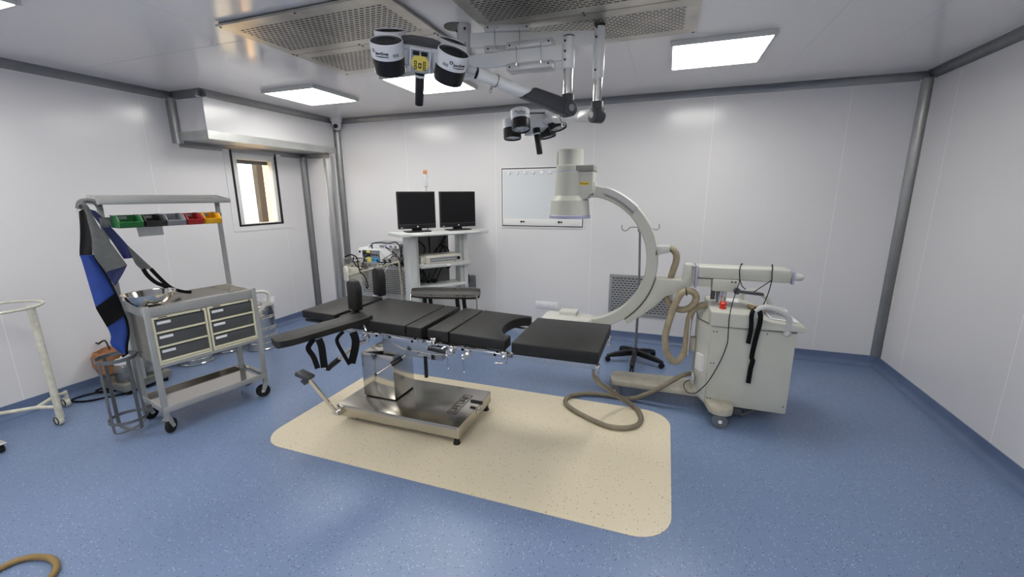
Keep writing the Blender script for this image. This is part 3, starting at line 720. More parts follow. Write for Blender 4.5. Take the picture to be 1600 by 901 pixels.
b = MB(); b.tube([(-1.83, 2.205, .655), (-1.92, 2.18, .605), (-2.06, 2.13, .49)], .0125, n=10, smooth=False); b.mat(1).cyl((-2.02, 2.145, .52), (-2.085, 2.12, .463), .019, n=14, bev=.005); b.ball((-2.095, 2.117, .455), .021, 12); b.mat(0).ball((-2.105, 2.106, .452), .012, 10)
b.build('tilt_lever', ['steel_dull', 'black'], t)
for y in (2.236, 2.738):
    b = MB(); b.box(-.315, -.293, y, y+.054, .61, .665, .004); b.cyl((-.305, y+.009, .625), (-.305, y+.029, .625), .012, n=12); b.build('end_bracket', 'chrome', t)
# arm boards
def gutter(name, A, Bp, wd, th, tilt=0., sag=.016, taper0=.35, taper1=.2):
    A = Vector(A); Bp = Vector(Bp); d = Bp-A; L = d.length; d.normalize(); sd = d.cross(Vector((0, 0, 1))).normalized(); sd = Quaternion(d, tilt) @ sd; up = sd.cross(d)
    n, m = 28, 12; vs = []; fs = []
    for lay in (0, 1):
        for i in range(n+1):
            s = i/n; e0 = min(1, s/ taper0*1.0 if taper0 else 1); e1 = min(1, (1-s)/taper1 if taper1 else 1)
            wf = math.sqrt(max(0, 1-(1-e0)**2*.55))*math.sqrt(max(0, 1-(1-e1)**2*.5))
            for j in range(m+1):
                q = -1+2*j/m
                z = sag*(q*q-1)-(th if lay else 0)*(1-.0*q*q)+(-.004 if abs(q) > .95 and not lay else 0)
                vs.append(A+d*(L*s)+sd*(q*wd/2*wf*(1 if lay == 0 else .96))+up*z)
    o = (n+1)*(m+1); W = m+1
    for i in range(n):
        for j in range(m):
            a = i*W+j; fs += [(a, a+1, a+W+1, a+W), (o+a, o+a+W, o+a+W+1, o+a+1)]
        a = i*W; fs.append((a, a+W, o+a+W, o+a)); a = i*W+m; fs.append((a, o+a, o+a+W, a+W))
    for j in range(m): fs += [(j, o+j, o+j+1, j+1), (n*W+j, n*W+j+1, o+n*W+j+1, o+n*W+j)]
    b = MB(); b.add(vs, fs); return b.build(name, 'vinyl', t), sd, up
ab, sd, up = gutter('arm_board', (-2.075, 1.725, .795), (-1.885, 2.30, .812), .175, .042, 0, .016, .16, .2)
for (a, c) in (([(-1.925, 1.86, .765), (-1.955, 1.855, .735), (-1.968, 1.85, .702), (-1.935, 1.85, .655), (-1.912, 1.85, .585)], .030), ([(-1.905, 1.875, .765), (-1.885, 1.87, .72), (-1.872, 1.86, .66), (-1.865, 1.855, .595)], .040),
               ([(-1.85, 2.02, .77), (-1.885, 2.01, .735), (-1.885, 2.0, .70), (-1.84, 2.0, .62), (-1.805, 2.0, .565)], .022), ([(-1.775, 2.02, .775), (-1.752, 2.01, .735), (-1.752, 2.0, .68), (-1.79, 2.0, .575)], .046)):
    b = MB(); b.strap(a, c, .004, (.75, .55, 0)); b.build('strap', 'velcro', ab)
b = MB(); b.cyl((-1.93, 2.10, .765), (-1.93, 2.10, .735), .012, n=12); b.build('locking_knob', 'chrome', ab)
b = MB(); b.tube([(-1.86, 2.22, .77), (-1.83, 2.208, .72), (-1.83, 2.205, .70)], .009, n=8, smooth=False); b.build('mount', 'chrome', ab)
ab2, sd, up = gutter('arm_board', (-1.915, 2.885, .838), (-1.37, 3.035, .838), .125, .028, R(28), .014, .3, .12)
for x0, y0 in ((-1.79, 2.895), (-1.745, 2.905), (-1.53, 2.955), (-1.475, 2.965)):
    b = MB(); b.strap([(x0, y0, .815), (x0+.004, y0-.01, .77), (x0+.022, y0-.03, .70)], .032, .004, (1, .15, 0)); b.build('strap', 'velcro', ab2)
b = MB(); b.tube([(-1.375, 2.985, .825), (-1.33, 2.90, .76), (-1.30, 2.825, .69)], .008, n=8, smooth=False); b.box(-1.325, -1.275, 2.80, 2.84, .665, .72, .004); b.build('mount', 'chrome', ab2)
b = MB(); b.tube([(-1.90, 2.86, .82), (-1.89, 2.83, .72)], .006, n=8, smooth=False); b.build('support_rod', 'chrome', ab2)
# lateral body supports
for (cx, cy, z0, zz1, rot) in ((-2.045, 2.38, .80, 1.02, R(-20)), (-2.15, 2.80, .805, 1.035, R(-20))):
    L = Matrix.Translation((cx, cy, 0)) @ Matrix.Rotation(rot, 4, 'Z'); b = MB(L)
    prof = [(-.058, z0), (.048, z0), (.05, z0+.06), (.056, z0+.12), (.054, zz1-.05), (.03, zz1-.005), (-.02, zz1), (-.058, zz1-.02)]
    b.prism(prof, -.030, .030, 'xz', .012, 3); s = b.build('body_support', 'vinyl', t)
    b = MB(L); b.box(-.09, .02, -.012, .012, z0-.022, z0-.008, .004); b.cyl((-.09, 0, z0-.015), (-.10, 0, z0-.045), .012, n=10); b.build('support_bracket', 'chrome', s)
# ================================================================== mobile C-arm
t = thing('c_arm', 'ivory mobile x-ray C-arm with a square cabinet and curved arm', 'x-ray machine', (.5, 3.4, 0))
def cabpoly(e): return [(.364-e*.3, 3.148-e), (.872+e, 3.148-e), (.872+e, 3.59+e), (.364, 3.59+e), (.278-e, 3.50), (.278-e, 3.31)]
b = MB(); b.prism(cabpoly(0), .105, .69, 'xy', .008); body = b.build('cabinet', 'cream_pl', t)
b = MB(); b.prism(cabpoly(.001), .694, .7005, 'xy'); b.build('joint_strip', 'dgrey', body)
b = MB()   # hood under the cap, tapering to the neck
vs = []; lo = cabpoly(0); hi = [(.372, 3.152), (.868, 3.152), (.868, 3.585), (.372, 3.585), (.345, 3.52), (.345, 3.30)]
for p in lo: vs.append((*p, .69))
for p in hi: vs.append((*p, .79 if p[0] < .5 else .71))
b.add(vs, [(i, (i+1) % 6, 6+(i+1) % 6, 6+i) for i in range(6)]+[(6, 7, 8, 9, 10, 11)]); b.build('hood', 'cream_pl', body)
b = MB(); b.prism([(.338, .805), (.585, .803), (.63, .79), (.71, .765), (.90, .752), (.905, .742), (.905, .708), (.338, .70)], 3.112, 3.62, 'xz', .009, 3)
cap = b.build('top_cover', 'cream_pl', t)
b = MB(); b.mat(0)
for x0, x1, y0, y1 in ((.46, .56, 3.44, 3.56),): b.box(x0, x1, y0, y1, .8035, .8055)
sl = math.atan2(-.013, .19)
L = Matrix.Translation((.80, 3.37, .762)) @ Matrix.Rotation(-sl, 4, 'Y')
b.box(-.085, .085, -.19, .16, -.001, .0022, L=L); b.mat(1)
for k in range(6): b.box(-.075, .02, -.16+.045*k, -.135+.045*k, .0022, .0032, L=L)
b.box(.04, .052, -.18, .15, .0022, .003, L=L); b.mat(2).box(-.07, .0, .10, .14, .0022, .0032, L=L)
b.build('key_panel', ['label', 'keys', 'black'], cap)
b = MB(); 
for x, z in ((.372, .655), (.392, .655), (.372, .42), (.392, .42), (.372, .15), (.392, .15), (.70, .67), (.85, .16)): b.cyl((x, 3.1475, z), (x, 3.1455, z), .005, n=8)
b.build('screws', 'dgrey', body)
# front vents, data plate pocket
d = Vector((.278-.364, 3.31-3.148, 0)); Ld = d.length; d.normalize(); nn = Vector((-d.y, d.x, 0)); 
if nn.x > 0: nn = -nn
fm = basis((.364, 3.148, 0), d, (0, 0, 1), d.cross(Vector((0, 0, 1))))
sgn = 1 if (d.cross(Vector((0, 0, 1)))).dot(nn) > 0 else -1
b = MB(fm); b.mat(0)
def fb(a0, a1, z0, z1, h, m=0): b.mat(m).box(a0, a1, z0, z1, min(0, sgn*h), max(0, sgn*h))
fb(.02, .165, .12, .66, .004)
for k in range(13): fb(.035, .15, .52+.0095*k, .524+.0095*k, .005, 1)
for k in range(13): fb(.035, .15, .15+.011*k, .154+.011*k, .005, 1)
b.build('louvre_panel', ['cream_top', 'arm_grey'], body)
b = MB(fm); fb(.06, .13, .33, .45, .028); b.build('paper_pocket', 'white', body)
b = MB(); b.box(.265, .285, 3.24, 3.30, .20, .27, .004); b.cyl((.262, 3.315, .255), (.285, 3.33, .255), .022, n=14); b.mat(1).box(.235, .28, 3.33, 3.40, .43, .53, .004); b.mat(0).box(.222, .23, 3.27, 3.38, .41, .69, .003)
b.build('cable_bracket', ['handle', 'ivory_base'], body)
b = MB(); b.tube([(.601, 3.135, .715), (.598, 3.105, .80), (.623, 3.10, .85), (.677, 3.10, .867), (.761, 3.10, .839), (.804, 3.105, .79), (.808, 3.135, .70)], .0185, n=14); b.ball((.808, 3.125, .695), .024, 12); b.build('grab_handle', 'handle', t)
b = MB(); b.tube([(.60, 3.60, .775), (.598, 3.60, .84), (.64, 3.60, .868), (.70, 3.60, .862), (.77, 3.60, .82), (.80, 3.60, .755)], .0185, n=14); b.build('grab_handle', 'handle', t)
b = MB(); b.lathe([(.024, .803), (.024, .812), (.019, .814), (.019, .828), (.025, .832), (.025, .845), (.018, .851), (.001, .853)], (.424, 3.235, 0), 20); b.build('stop_button', 'redbtn', cap)
# wheeled base
b = MB(); b.prism([(-.335, 3.30), (-.345, 3.36), (-.335, 3.45), (-.31, 3.475), (.30, 3.52), (.50, 3.52), (.50, 3.26), (.30, 3.265), (-.30, 3.262), (-.325, 3.275)], .088, .134, 'xy', .010); b.build('base_leg', 'ivory_base', t)
b = MB(); b.prism([(.30, 3.30), (.352, 3.17), (.375, 3.04), (.40, 3.01), (.44, 2.998), (.49, 3.0), (.525, 3.03), (.54, 3.10), (.54, 3.62), (.52, 3.72), (.42, 3.74), (.38, 3.70), (.36, 3.52)], .092, .146, 'xy', .010); b.build('cross_foot', 'ivory_base', t)
b = MB(); b.box(.52, .60, 3.14, 3.5, .05, .10, .004); b.box(.60, .86, 3.25, 3.5, .075, .106, .004); b.tube([(.60, 3.15, .05), (.68, 3.18, .09)], .01, n=8, smooth=False); b.build('brake_gear', 'dgrey', t)
def bigwheel(x, y, r, wd):
    b = MB(); L = Matrix.Translation((x, y-wd/2, r)) @ Matrix.Rotation(-PI/2, 4, 'X')
    b.lathe([(.012, 0), (r*.5, .002), (r*.6, 0), (r*.95, .003), (r, .010), (r, wd-.01), (r*.95, wd-.003), (r*.5, wd), (.012, wd)], L=L, n=32)
    b.mat(1).cyl((x, y-wd/2-.004, r), (x, y+wd/2+.004, r), .013, n=16)
    b.mat(2).box(x-.02, x+.02, y-wd/2+.006, y+wd/2-.006, r*1.2, .085)
    b.build('castor', ['holder', 'label', 'handle'], t)
bigwheel(.452, 3.02, .050, .038); bigwheel(.452, 3.70, .050, .038); bigwheel(-.298, 3.268, .046, .034); bigwheel(-.292, 3.44, .046, .034)
b = MB(); b.lathe([(.062, .803), (.062, .812), (.045, .814)], (.425, 3.385, 0), 28); b.mat(1).cyl((.425, 3.385, .80), (.425, 3.385, .925), .036, n=28); b.mat(2).cyl((.37, 3.40, .83), (.37, 3.40, .925), .016, n=14)
b.build('lift_column', ['handle', 'chrome', 'dgrey'], t)
b = MB(); b.box(.350, .512, 3.30, 3.47, .912, .998, .006); b.mat(1)
for x in (.475, .497): b.cyl((x, 3.2995, .985), (x, 3.2975, .985), .007, n=10)
b.build('pivot_block', ['cream_pl', 'dgrey'], t)
b = MB(); b.cyl((.51, 3.30, .925), (.51, 3.275, .925), .023, n=18, bev=.004); b.mat(0).tube([(.515, 3.285, .925), (.57, 3.29, .918), (.64, 3.30, .912), (.68, 3.32, .905)], [.011]*25, n=10); b.build('lever', ['dgrey'], t)
b = MB(); b.mat(1).box(.250, .36, 3.3165, 3.463, .9945, .999); b.mat(0); b.prism([(.247, .997), (.84, .993), (.846, 1.06), (.83, 1.088), (.247, 1.085)], 3.315, 3.465, 'xz', .014, 3); b.box(.247, .345, 3.325, 3.455, .935, .998, .006); b.mat(1).cyl((.30, 3.38, .930), (.30, 3.38, .936), .012, n=10)
arm = b.build('horizontal_arm', ['cream_pl', 'dgrey'], t)
b = MB(); b.box(.843, .856, 3.308, 3.472, .985, 1.075, .004); b.build('end_ring', 'lilac', arm)
b = MB(); b.box(.234, .248, 3.31, 3.47, .925, 1.09, .004); b.build('swivel_ring', 'lilac', arm)
b = MB(); b.tube([(.855, 3.34, 1.03), (.895, 3.345, 1.03), (.91, 3.39, 1.03), (.895, 3.435, 1.03), (.855, 3.44, 1.03)], .020, n=12); b.build('end_handle', 'handle', arm)
AX, AZ, RI, RO = -.617, 1.088, .500, .585
b = MB()
pl = [(.160, 1.087), (.214, 1.087), (.214, .925), (.185, .905), (.107, .862), (.035, .832), (-.03, .755), (-.12, .67), (-.235, .590)]
pl += [(AX+(RO+.004)*math.cos(R(a)), AZ+(RO+.004)*math.sin(R(a))) for a in range(-52, -11, 5)]
pl += [(-.025, .966), (.146, .968)]
b.prism(pl, 3.352, 3.468, 'xz', .006); b.mat(1).box(.214, .235, 3.335, 3.445, .935, 1.08)
for k in range(5): b.mat(2).box(.216+.004*k, .2175+.004*k, 3.3345, 3.446, .935, 1.08)
for a in (-14, -30, -47): b.mat(3).cyl((AX+(RO+.03)*math.cos(R(a)), 3.352, AZ+(RO+.03)*math.sin(R(a))), (AX+(RO+.03)*math.cos(R(a)), 3.349, AZ+(RO+.03)*math.sin(R(a))), .008, n=10)
b.mat(2).arc(AX, AZ, RO+.001, RO+.006, R(-11), R(-52), 3.350, 3.360, 24, .001); b.mat(3).arc(AX, AZ, RO+.045, RO+.048, R(-24), R(-51), 3.3505, 3.3545, 20, .001)
b.build('arm_carriage', ['cream_pl', 'cream_top', 'dgrey', 'handle'], t)
b = MB(); b.arc(AX, AZ, RI, RO, R(84), R(-99), 3.375, 3.455, 90)
for a in (2, -4, -24, -46): b.mat(1).cyl((AX+(RO-.016)*math.cos(R(a)), 3.3755, AZ+(RO-.016)*math.sin(R(a))), (AX+(RO-.016)*math.cos(R(a)), 3.373, AZ+(RO-.016)*math.sin(R(a))), .009, n=10)
carm = b.build('curved_arm', ['cream_pl', 'handle'], t)
b = MB(); b.arc(AX, AZ, RO-.048, RO+.008, R(74), R(45), 3.362, 3.468, 24, .008); b.mat(1).arc(AX, AZ, RO-.060, RO-.045, R(72), R(44), 3.366, 3.464, 20, .003); b.build('grip_cover', ['handle', 'iigrey'], carm)
b = MB(); b.box(-.565, -.528, 3.36, 3.47, 1.575, 1.69, .004); b.mat(1).cyl((-.545, 3.36, 1.60), (-.545, 3.355, 1.60), .008, n=8)
b.build('head_bracket', ['handle', 'dgrey'], carm)
b = MB(); b.prism([(-.06, 1.14), (.045, 1.17), (.045, 1.216), (-.05, 1.213)], 3.375, 3.455, 'xz', .004); b.build('hose_socket', 'handle', carm)
# image intensifier
IX, IY = -.732, 3.42
b = MB(); b.lathe([(.158, 1.440), (.154, 1.50), (.150, 1.553), (.123, 1.590), (.123, 1.765), (.118, 1.771), (.001, 1.771)], (IX, IY, 0), 48)
b.prism([(-.74, 1.60), (-.60, 1.56), (-.576, 1.575), (-.563, 1.597), (-.545, 1.603), (-.540, 1.62), (-.540, 1.770), (-.74, 1.770)], 3.335, 3.505, 'xz', .006)
ii = b.build('image_intensifier', 'cream_pl', t, sharp=20)
b = MB(); b.lathe([(.163, 1.414), (.164, 1.418), (.164, 1.436), (.160, 1.441), (.15, 1.441)], (IX, IY, 0), 48); b.lathe([(.119, 1.771), (.119, 1.778), (.1, 1.778)], (IX, IY, 0), 40, cap=False); b.build('collar_ring', 'lilac', ii)
b = MB(); b.lathe([(.113, 1.778), (.113, 1.815), (.099, 1.825), (.097, 1.832), (.097, 1.936), (.092, 1.941), (.001, 1.942)], (IX, IY, 0), 40); b.box(-.84, -.815, 3.40, 3.44, 1.825, 1.93, .004); b.build('camera_can', 'cream_pl', ii, sharp=25)
b = MB(); b.box(-.705, -.537, 3.325, 3.515, 1.772, 1.816, .004); b.build('top_block', 'iigrey', ii)
b = MB(); b.box(-.640, -.568, 3.3325, 3.335, 1.668, 1.694); b.mat(1); b.text('ascocat', .014, basis((-.598, 3.3325, 1.680), (1, 0, 0), (0, 0, 1), (0, -1, 0)), bold=.0004); b.ball((-.631, 3.3328, 1.683), .005, 8)
b.build('warning_label', ['ylabel', 'black'], ii)
# x-ray tube under the leg pad
b = MB(); b.prism([(-.93, 3.29), (-.54, 3.29), (-.515, 3.33), (-.515, 3.50), (-.55, 3.53), (-.90, 3.53), (-.935, 3.49)], .44, .598, 'xy', .018, 3); b.box(-.80, -.655, 3.40, 3.52, .59, .632, .006); b.lathe([(.001, .605), (.05, .605), (.10, .600), (.13, .59)], (-.74, 3.38, 0), 30, cap=False, sx=1.2, sy=.7)
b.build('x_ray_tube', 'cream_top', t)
# corrugated hoses
b = MB(); b.tube([(.035, 3.42, 1.194), (.07, 3.42, 1.185), (.094, 3.42, 1.15), (.097, 3.42, 1.10), (.083, 3.43, 1.034), (.064, 3.45, .95), (.045, 3.50, .90), (.038, 3.47, .85), (.058, 3.42, .785), (.12, 3.38, .741), (.183, 3.36, .742), (.234, 3.35, .781), (.255, 3.345, .842), (.23, 3.34, .884), (.18, 3.33, .890), (.139, 3.32, .858), (.101, 3.31, .755), (.076, 3.30, .651), (.058, 3.29, .535), (.072, 3.29, .432), (.11, 3.29, .362), (.149, 3.30, .341), (.188, 3.31, .383), (.208, 3.33, .459), (.215, 3.36, .563), (.222, 3.38, .665), (.245, 3.39, .737), (.30, 3.39, .778), (.35, 3.385, .78)], (.0245), n=14, res=10, rib=.04)
b.build('corrugated_hose', 'hose', t)
b = MB(); b.torus((.182, 3.33, .888), .03, .004, 20, 6, Matrix.Rotation(R(80), 4, 'Y')); b.build('hose_tie', 'black', t)
# things on and around the machine
b = MB(); b.tube([(-.318, 2.262, .628), (-.328, 2.36, .545), (-.332, 2.6, .40), (-.304, 2.85, .25), (-.225, 3.04, .10), (-.145, 3.10, .025), (-.098, 3.045, .0205), (-.068, 2.918, .0205), (-.095, 2.816, .0205), (-.173, 2.753, .0205), (-.28, 2.742, .0205), (-.40, 2.791, .0205), (-.532, 2.872, .0205), (-.62, 2.955, .0205), (-.645, 3.034, .0205), (-.612, 3.120, .0205), (-.51, 3.19, .0205), (-.37, 3.215, .0195), (-.17, 3.215, .0205), (-.05, 3.21, .08), (.05, 3.20, .156), (.128, 3.20, .222), (.19, 3.24, .255), (.262, 3.315, .255)], .0175, n=12, res=10)
b.build('hose', 'floorhose', loc=(-.3, 2.8, 0), label='brown hose from the table end looping on the floor to the x-ray machine', cat='hose')
t = thing('pendant_cord', 'thin dark cord draped over the x-ray machine horizontal arm', 'cord', (.52, 3.39, 1.09))
b = MB(); b.tube([(.56, 3.475, 1.04), (.55, 3.46, 1.095), (.535, 3.40, 1.098), (.518, 3.318, 1.096), (.516, 3.306, 1.06), (.522, 3.300, .991), (.494, 3.22, .936), (.465, 3.14, .848), (.453, 3.10, .758), (.457, 3.10, .667), (.459, 3.115, .579), (.428, 3.12, .446), (.367, 3.12, .291), (.305, 3.14, .188), (.279, 3.17, .159), (.246, 3.20, .145), (.218, 3.22, .173), (.221, 3.24, .206), (.257, 3.27, .22)], .0031, n=8); b.build('long_strand', 'velcro', t)
b = MB(); b.tube([(.75, 3.475, 1.04), (.745, 3.46, 1.097), (.73, 3.40, 1.099), (.718, 3.318, 1.097), (.716, 3.306, 1.06), (.718, 3.30, 1.003), (.716, 3.35, .901), (.705, 3.40, .803)], .0031, n=8); b.tube([(.524, 3.305, 1.003), (.55, 3.36, .95), (.582, 3.40, .918)], .0029, n=8); b.tube([(.716, 3.302, 1.01), (.678, 3.38, .948), (.641, 3.42, .899)], .0029, n=8); b.build('short_strand', 'velcro', t)
t = thing('fastening_strap', 'black webbing strap hung over the near grab handle of the x-ray cabinet', 'strap', (.61, 3.1, .86))
b = MB(); b.strap([(.605, 3.115, .845), (.590, 3.095, .84), (.580, 3.075, .81), (.586, 3.085, .75), (.590, 3.10, .69), (.587, 3.12, .60)], .028, .004, (.9, -.45, 0)); b.build('short_tail', 'velcro', t)
b = MB(); b.strap([(.605, 3.115, .858), (.620, 3.09, .85), (.632, 3.075, .81), (.634, 3.085, .75), (.629, 3.10, .68), (.622, 3.12, .56), (.620, 3.12, .50), (.628, 3.122, .48), (.622, 3.124, .42), (.618, 3.125, .311)], .030, .004, (.95, -.3, 0)); b.build('long_tail', 'velcro', t)
b = MB(); b.box(-.055, .055, -.04, .04, 0, .022, .008, L=Matrix.Translation((.650, 3.325, .793)) @ Matrix.Rotation(R(25), 4, 'Z') @ Matrix.Rotation(R(12), 4, 'Y')); b.build('sponge', 'tan', loc=(.65, 3.325, .787), label='tan sponge block on the x-ray cabinet cover by the near handle', cat='sponge')

# ================================================================== drip stand
t = thing('drip_stand', 'chrome drip stand on a black five star base behind the curved arm', 'drip stand', (-.19, 4.06, 0))
b = MB(); b.lathe([(.035, .075), (.04, .085), (.04, .115), (.025, .13), (.017, .145)], (-.19, 4.06, 0), 20)
for k in range(5):
    a = R(-92+72*k); dx, dy = math.cos(a), math.sin(a)
    L = basis((-.19, 4.06, 0), (dx, dy, 0), (-dy, dx, 0), (0, 0, 1)); b.prism([(.02, .125), (.10, .118), (.20, .095), (.272, .068), (.275, .052), (.25, .048), (.12, .062), (.02, .072)], -.022, .022, 'xz', .006, L=L)
b.build('star_base', 'black', t)
for k in range(5):
    a = R(-92+72*k); x, y = -.19+.262*math.cos(a), 4.06+.262*math.sin(a)
    b = MB(); 
    for s in (-1, 1):
        b.cyl((x-.018*math.sin(a)*s*1.0, y+.018*math.cos(a)*s*1.0, .026), (x-.006*math.sin(a)*s, y+.006*math.cos(a)*s, .026), .0255, n=20, bev=.004)
    b.cyl((x, y, .03), (x, y, .066), .008, n=8); b.build('castor', 'black', t)
b = MB(); b.cyl((-.19, 4.06, .12), (-.19, 4.06, .70), .0125, n=16); b.cyl((-.19, 4.06, .69), (-.213, 4.06, 1.275), .010, n=16); b.mat(1).cyl((-.213, 4.06, 1.262), (-.214, 4.06, 1.30), .021, n=14, bev=.004); b.cyl((-.214, 4.06, 1.28), (-.19, 4.03, 1.28), .009, n=10); b.build('pole', ['cove', 'grey_metal'], t)
b = MB(); b.tube([(-.375, 4.06, 1.322), (-.376, 4.06, 1.29), (-.355, 4.06, 1.268), (-.325, 4.06, 1.275), (-.295, 4.06, 1.302), (-.21, 4.06, 1.303), (-.13, 4.06, 1.308), (-.095, 4.06, 1.288), (-.07, 4.06, 1.284), (-.05, 4.06, 1.30), (-.05, 4.06, 1.336)], .0045, n=8); b.build('hook_bar', 'cove', t)

# ================================================================== monitor cart
CA = math.atan2(.7702, .6378); CO = Vector((-2.489, 3.615, 0))
CM = Matrix.Translation(CO) @ Matrix.Rotation(CA, 4, 'Z')
t = thing('monitor_cart', 'pale grey equipment cart carrying two black monitors by the back wall', 'cart', CO, CA)
b = MB(CM); b.prism([(0, 0), (1.0, 0), (1.03, .12), (1.02, .22), (-.02, .37), (-.035, .33)], 1.185, 1.22, 'xy', .004); top = b.build('worktop', 'cart', t, sharp=25)
b = MB(CM); b.tube([(.12, .01, 1.20), (.125, -.028, 1.203), (.15, -.035, 1.203), (.84, -.035, 1.203), (.865, -.028, 1.203), (.87, .01, 1.20)], .011, n=12, smooth=False); b.build('push_rail', 'cart', t)
b = MB(CM); b.box(.112, .195, .10, .30, .16, 1.186, .006); b.box(.195, .228, .13, .27, .16, 1.186, .004); b.build('upright', 'cart', t)
b = MB(CM); b.box(.735, .782, .10, .30, .16, 1.186, .006); b.box(.70, .736, .13, .27, .16, 1.186, .004); b.build('upright', 'cart', t)
b = MB(CM); b.box(.225, .800, .045, .30, .842, .882, .006); b.box(.225, .25, .045, .06, .842, .90, .003); b.mat(1).lathe([(.001, 0), (.035, 0), (.035, .002), (.001, .002)], L=Matrix.Translation((.53, .0445, .862)) @ Matrix.Rotation(PI/2, 4, 'X'), sy=.42); b.mat(2).lathe([(.001, 0), (.030, 0), (.030, .0012), (.001, .0012)], L=Matrix.Translation((.53, .0425, .862)) @ Matrix.Rotation(PI/2, 4, 'X'), sy=.36)
b.build('shelf', ['cart', 'handle', 'white'], t)
b = MB(CM); b.box(.20, .74, .06, .32, .615, .640, .004); b.build('shelf', 'cart', t)
b = MB(CM); b.box(.225, .63, .285, .30, .64, 1.185); b.build('back_panel', 'cartdark', t)
b = MB(CM); b.box(.06, .86, .0, .40, .12, .17, .01)
b.build('base', 'cart', t)
for x, y in ((.10, .03), (.82, .03), (.10, .37), (.82, .37)): caster(t, x, y, .045, 'handle', 'dgrey', .13, .4, CM)
b = MB(CM)
for pts in ([(.235, .25, 1.13), (.30, .24, 1.09), (.34, .24, 1.02), (.30, .25, .95), (.24, .25, .93)], [(.40, .27, 1.18), (.402, .27, 1.05), (.40, .27, .90)],
            [(.46, .25, .90), (.44, .24, .98), (.50, .23, 1.05), (.56, .24, 1.13), (.585, .25, 1.17), (.57, .25, 1.10), (.52, .24, 1.0), (.50, .24, .92)], [(.50, .25, .9), (.47, .24, 1.0), (.53, .23, 1.06), (.57, .24, 1.0), (.58, .25, .91)], [(.62, .25, .91), (.61, .24, 1.0), (.56, .24, 1.04), (.50, .25, .97), (.47, .24, .90)],
            [(.235, .25, .82), (.27, .24, .76), (.25, .24, .70), (.30, .23, .665), (.33, .24, .72), (.30, .25, .80)], [(.26, .25, .80), (.31, .24, .74), (.28, .24, .68), (.35, .23, .70), (.38, .24, .76)], [(.50, .25, .84), (.44, .24, .76), (.38, .23, .67)], [(.56, .25, .84), (.50, .24, .76), (.45, .23, .67)], [(.57, .25, .83), (.60, .24, .79), (.64, .24, .82)]): b.tube(pts, .006, n=8)
b.ball((.42, .22, .665), .022, 10, sx=1.8); b.ball((.35, .22, .665), .018, 10, sx=1.5)
b.build('cable', 'velcro', t)
b = MB(CM); b.cyl((.405, .31, 1.15), (.405, .31, 1.70), .012, n=14); b.mat(1).cyl((.405, .31, 1.69), (.405, .31, 1.82), .020, n=18); b.mat(2).cyl((.405, .31, 1.685), (.405, .31, 1.692), .021, n=18); b.mat(3).cyl((.405, .31, 1.82), (.405, .31, 1.862), .022, n=18, bev=.006); b.mat(2).cyl((.405, .31, 1.836), (.405, .31, 1.842), .0225, n=18)
b.build('warning_beacon', ['handle', 'lens', 'iigrey', 'beacon'], t)
b = MB(CM); b.box(.80, .955, .26, .33, .40, .665, .004); b.mat(1).cyl((.86, .255, .69), (.86, .255, .58), .008, n=8); b.ball((.86, .25, .62), .016, 8); b.build('side_box', ['holder', 'dgrey'], t)
def monitor(u0, u1, v, tilt, label):
    w = u1-u0; cx = (u0+u1)/2; hgt = .385; o = thing('computer_monitor', label, 'monitor', CM @ Vector((cx, v, 1.22)), CA+tilt, 'black monitors on the cart')
    L = WM[o.name]
    zb = .034
    b = MB(L); b.box(-w/2, w/2, -.03, .005, zb, zb+hgt, .006); b.box(-w*.36, w*.36, .004, .035, zb+.05, zb+hgt-.05, .012); b.mat(1).box(-w/2+.004, w/2-.004, -.0306, -.0296, zb+.042, zb+.046); b.mat(2).cyl((0, -.0305, zb+.022), (0, -.0315, zb+.022), .008, n=14); b.box(-w/2+.02, -w/2+.045, -.0312, -.0302, zb+.012, zb+.016)
    b.build('housing', ['black', 'dgrey', 'label'], o)
    b = MB(L); b.box(-w/2+.014, w/2-.014, -.0312, -.029, zb+.050, zb+hgt-.014); b.build('screen', 'screen', o)
    b = MB(L); b.prism([(-.055, .012), (.055, .012), (.042, .10), (-.042, .10)], -.005, .02, 'xz', .004); b.prism(rrect(-.135, .135, -.10, .075, .03), 0.0, .013, 'xy', .004); b.build('stand', 'black', o)
monitor(.045, .455, .21, 0, 'black monitor on the left of the cart worktop')
monitor(.505, .925, .20, 0, 'black monitor on the right of the cart worktop')
t = thing('video_recorder', 'ivory recorder box with a dial on the cart middle shelf', 'recorder', CM @ Vector((.48, .15, .882)), CA)
b = MB(CM); b.prism([(.055, .885), (.062, .965), (.075, .972), (.27, .972), (.27, .885)], .285, .685, 'yz', .006); b.box(.24, .29, .10, .22, .89, .96, .004); b.build('casing', 'recorder', t)
b = MB(CM); b.box(.325, .63, .052, .060, .905, .948)
b.mat(1)
for k in range(13): b.box(.335+.023*k, .350+.023*k, .0505, .054, .918, .930)
b.build('key_strip', ['keys', 'handle'], t)
b = MB(CM); b.cyl((.648, .058, .930), (.648, .040, .930), .019, n=20, bev=.003); b.box(.60, .612, .05, .058, .892, .898); b.build('dial', 'black', t)

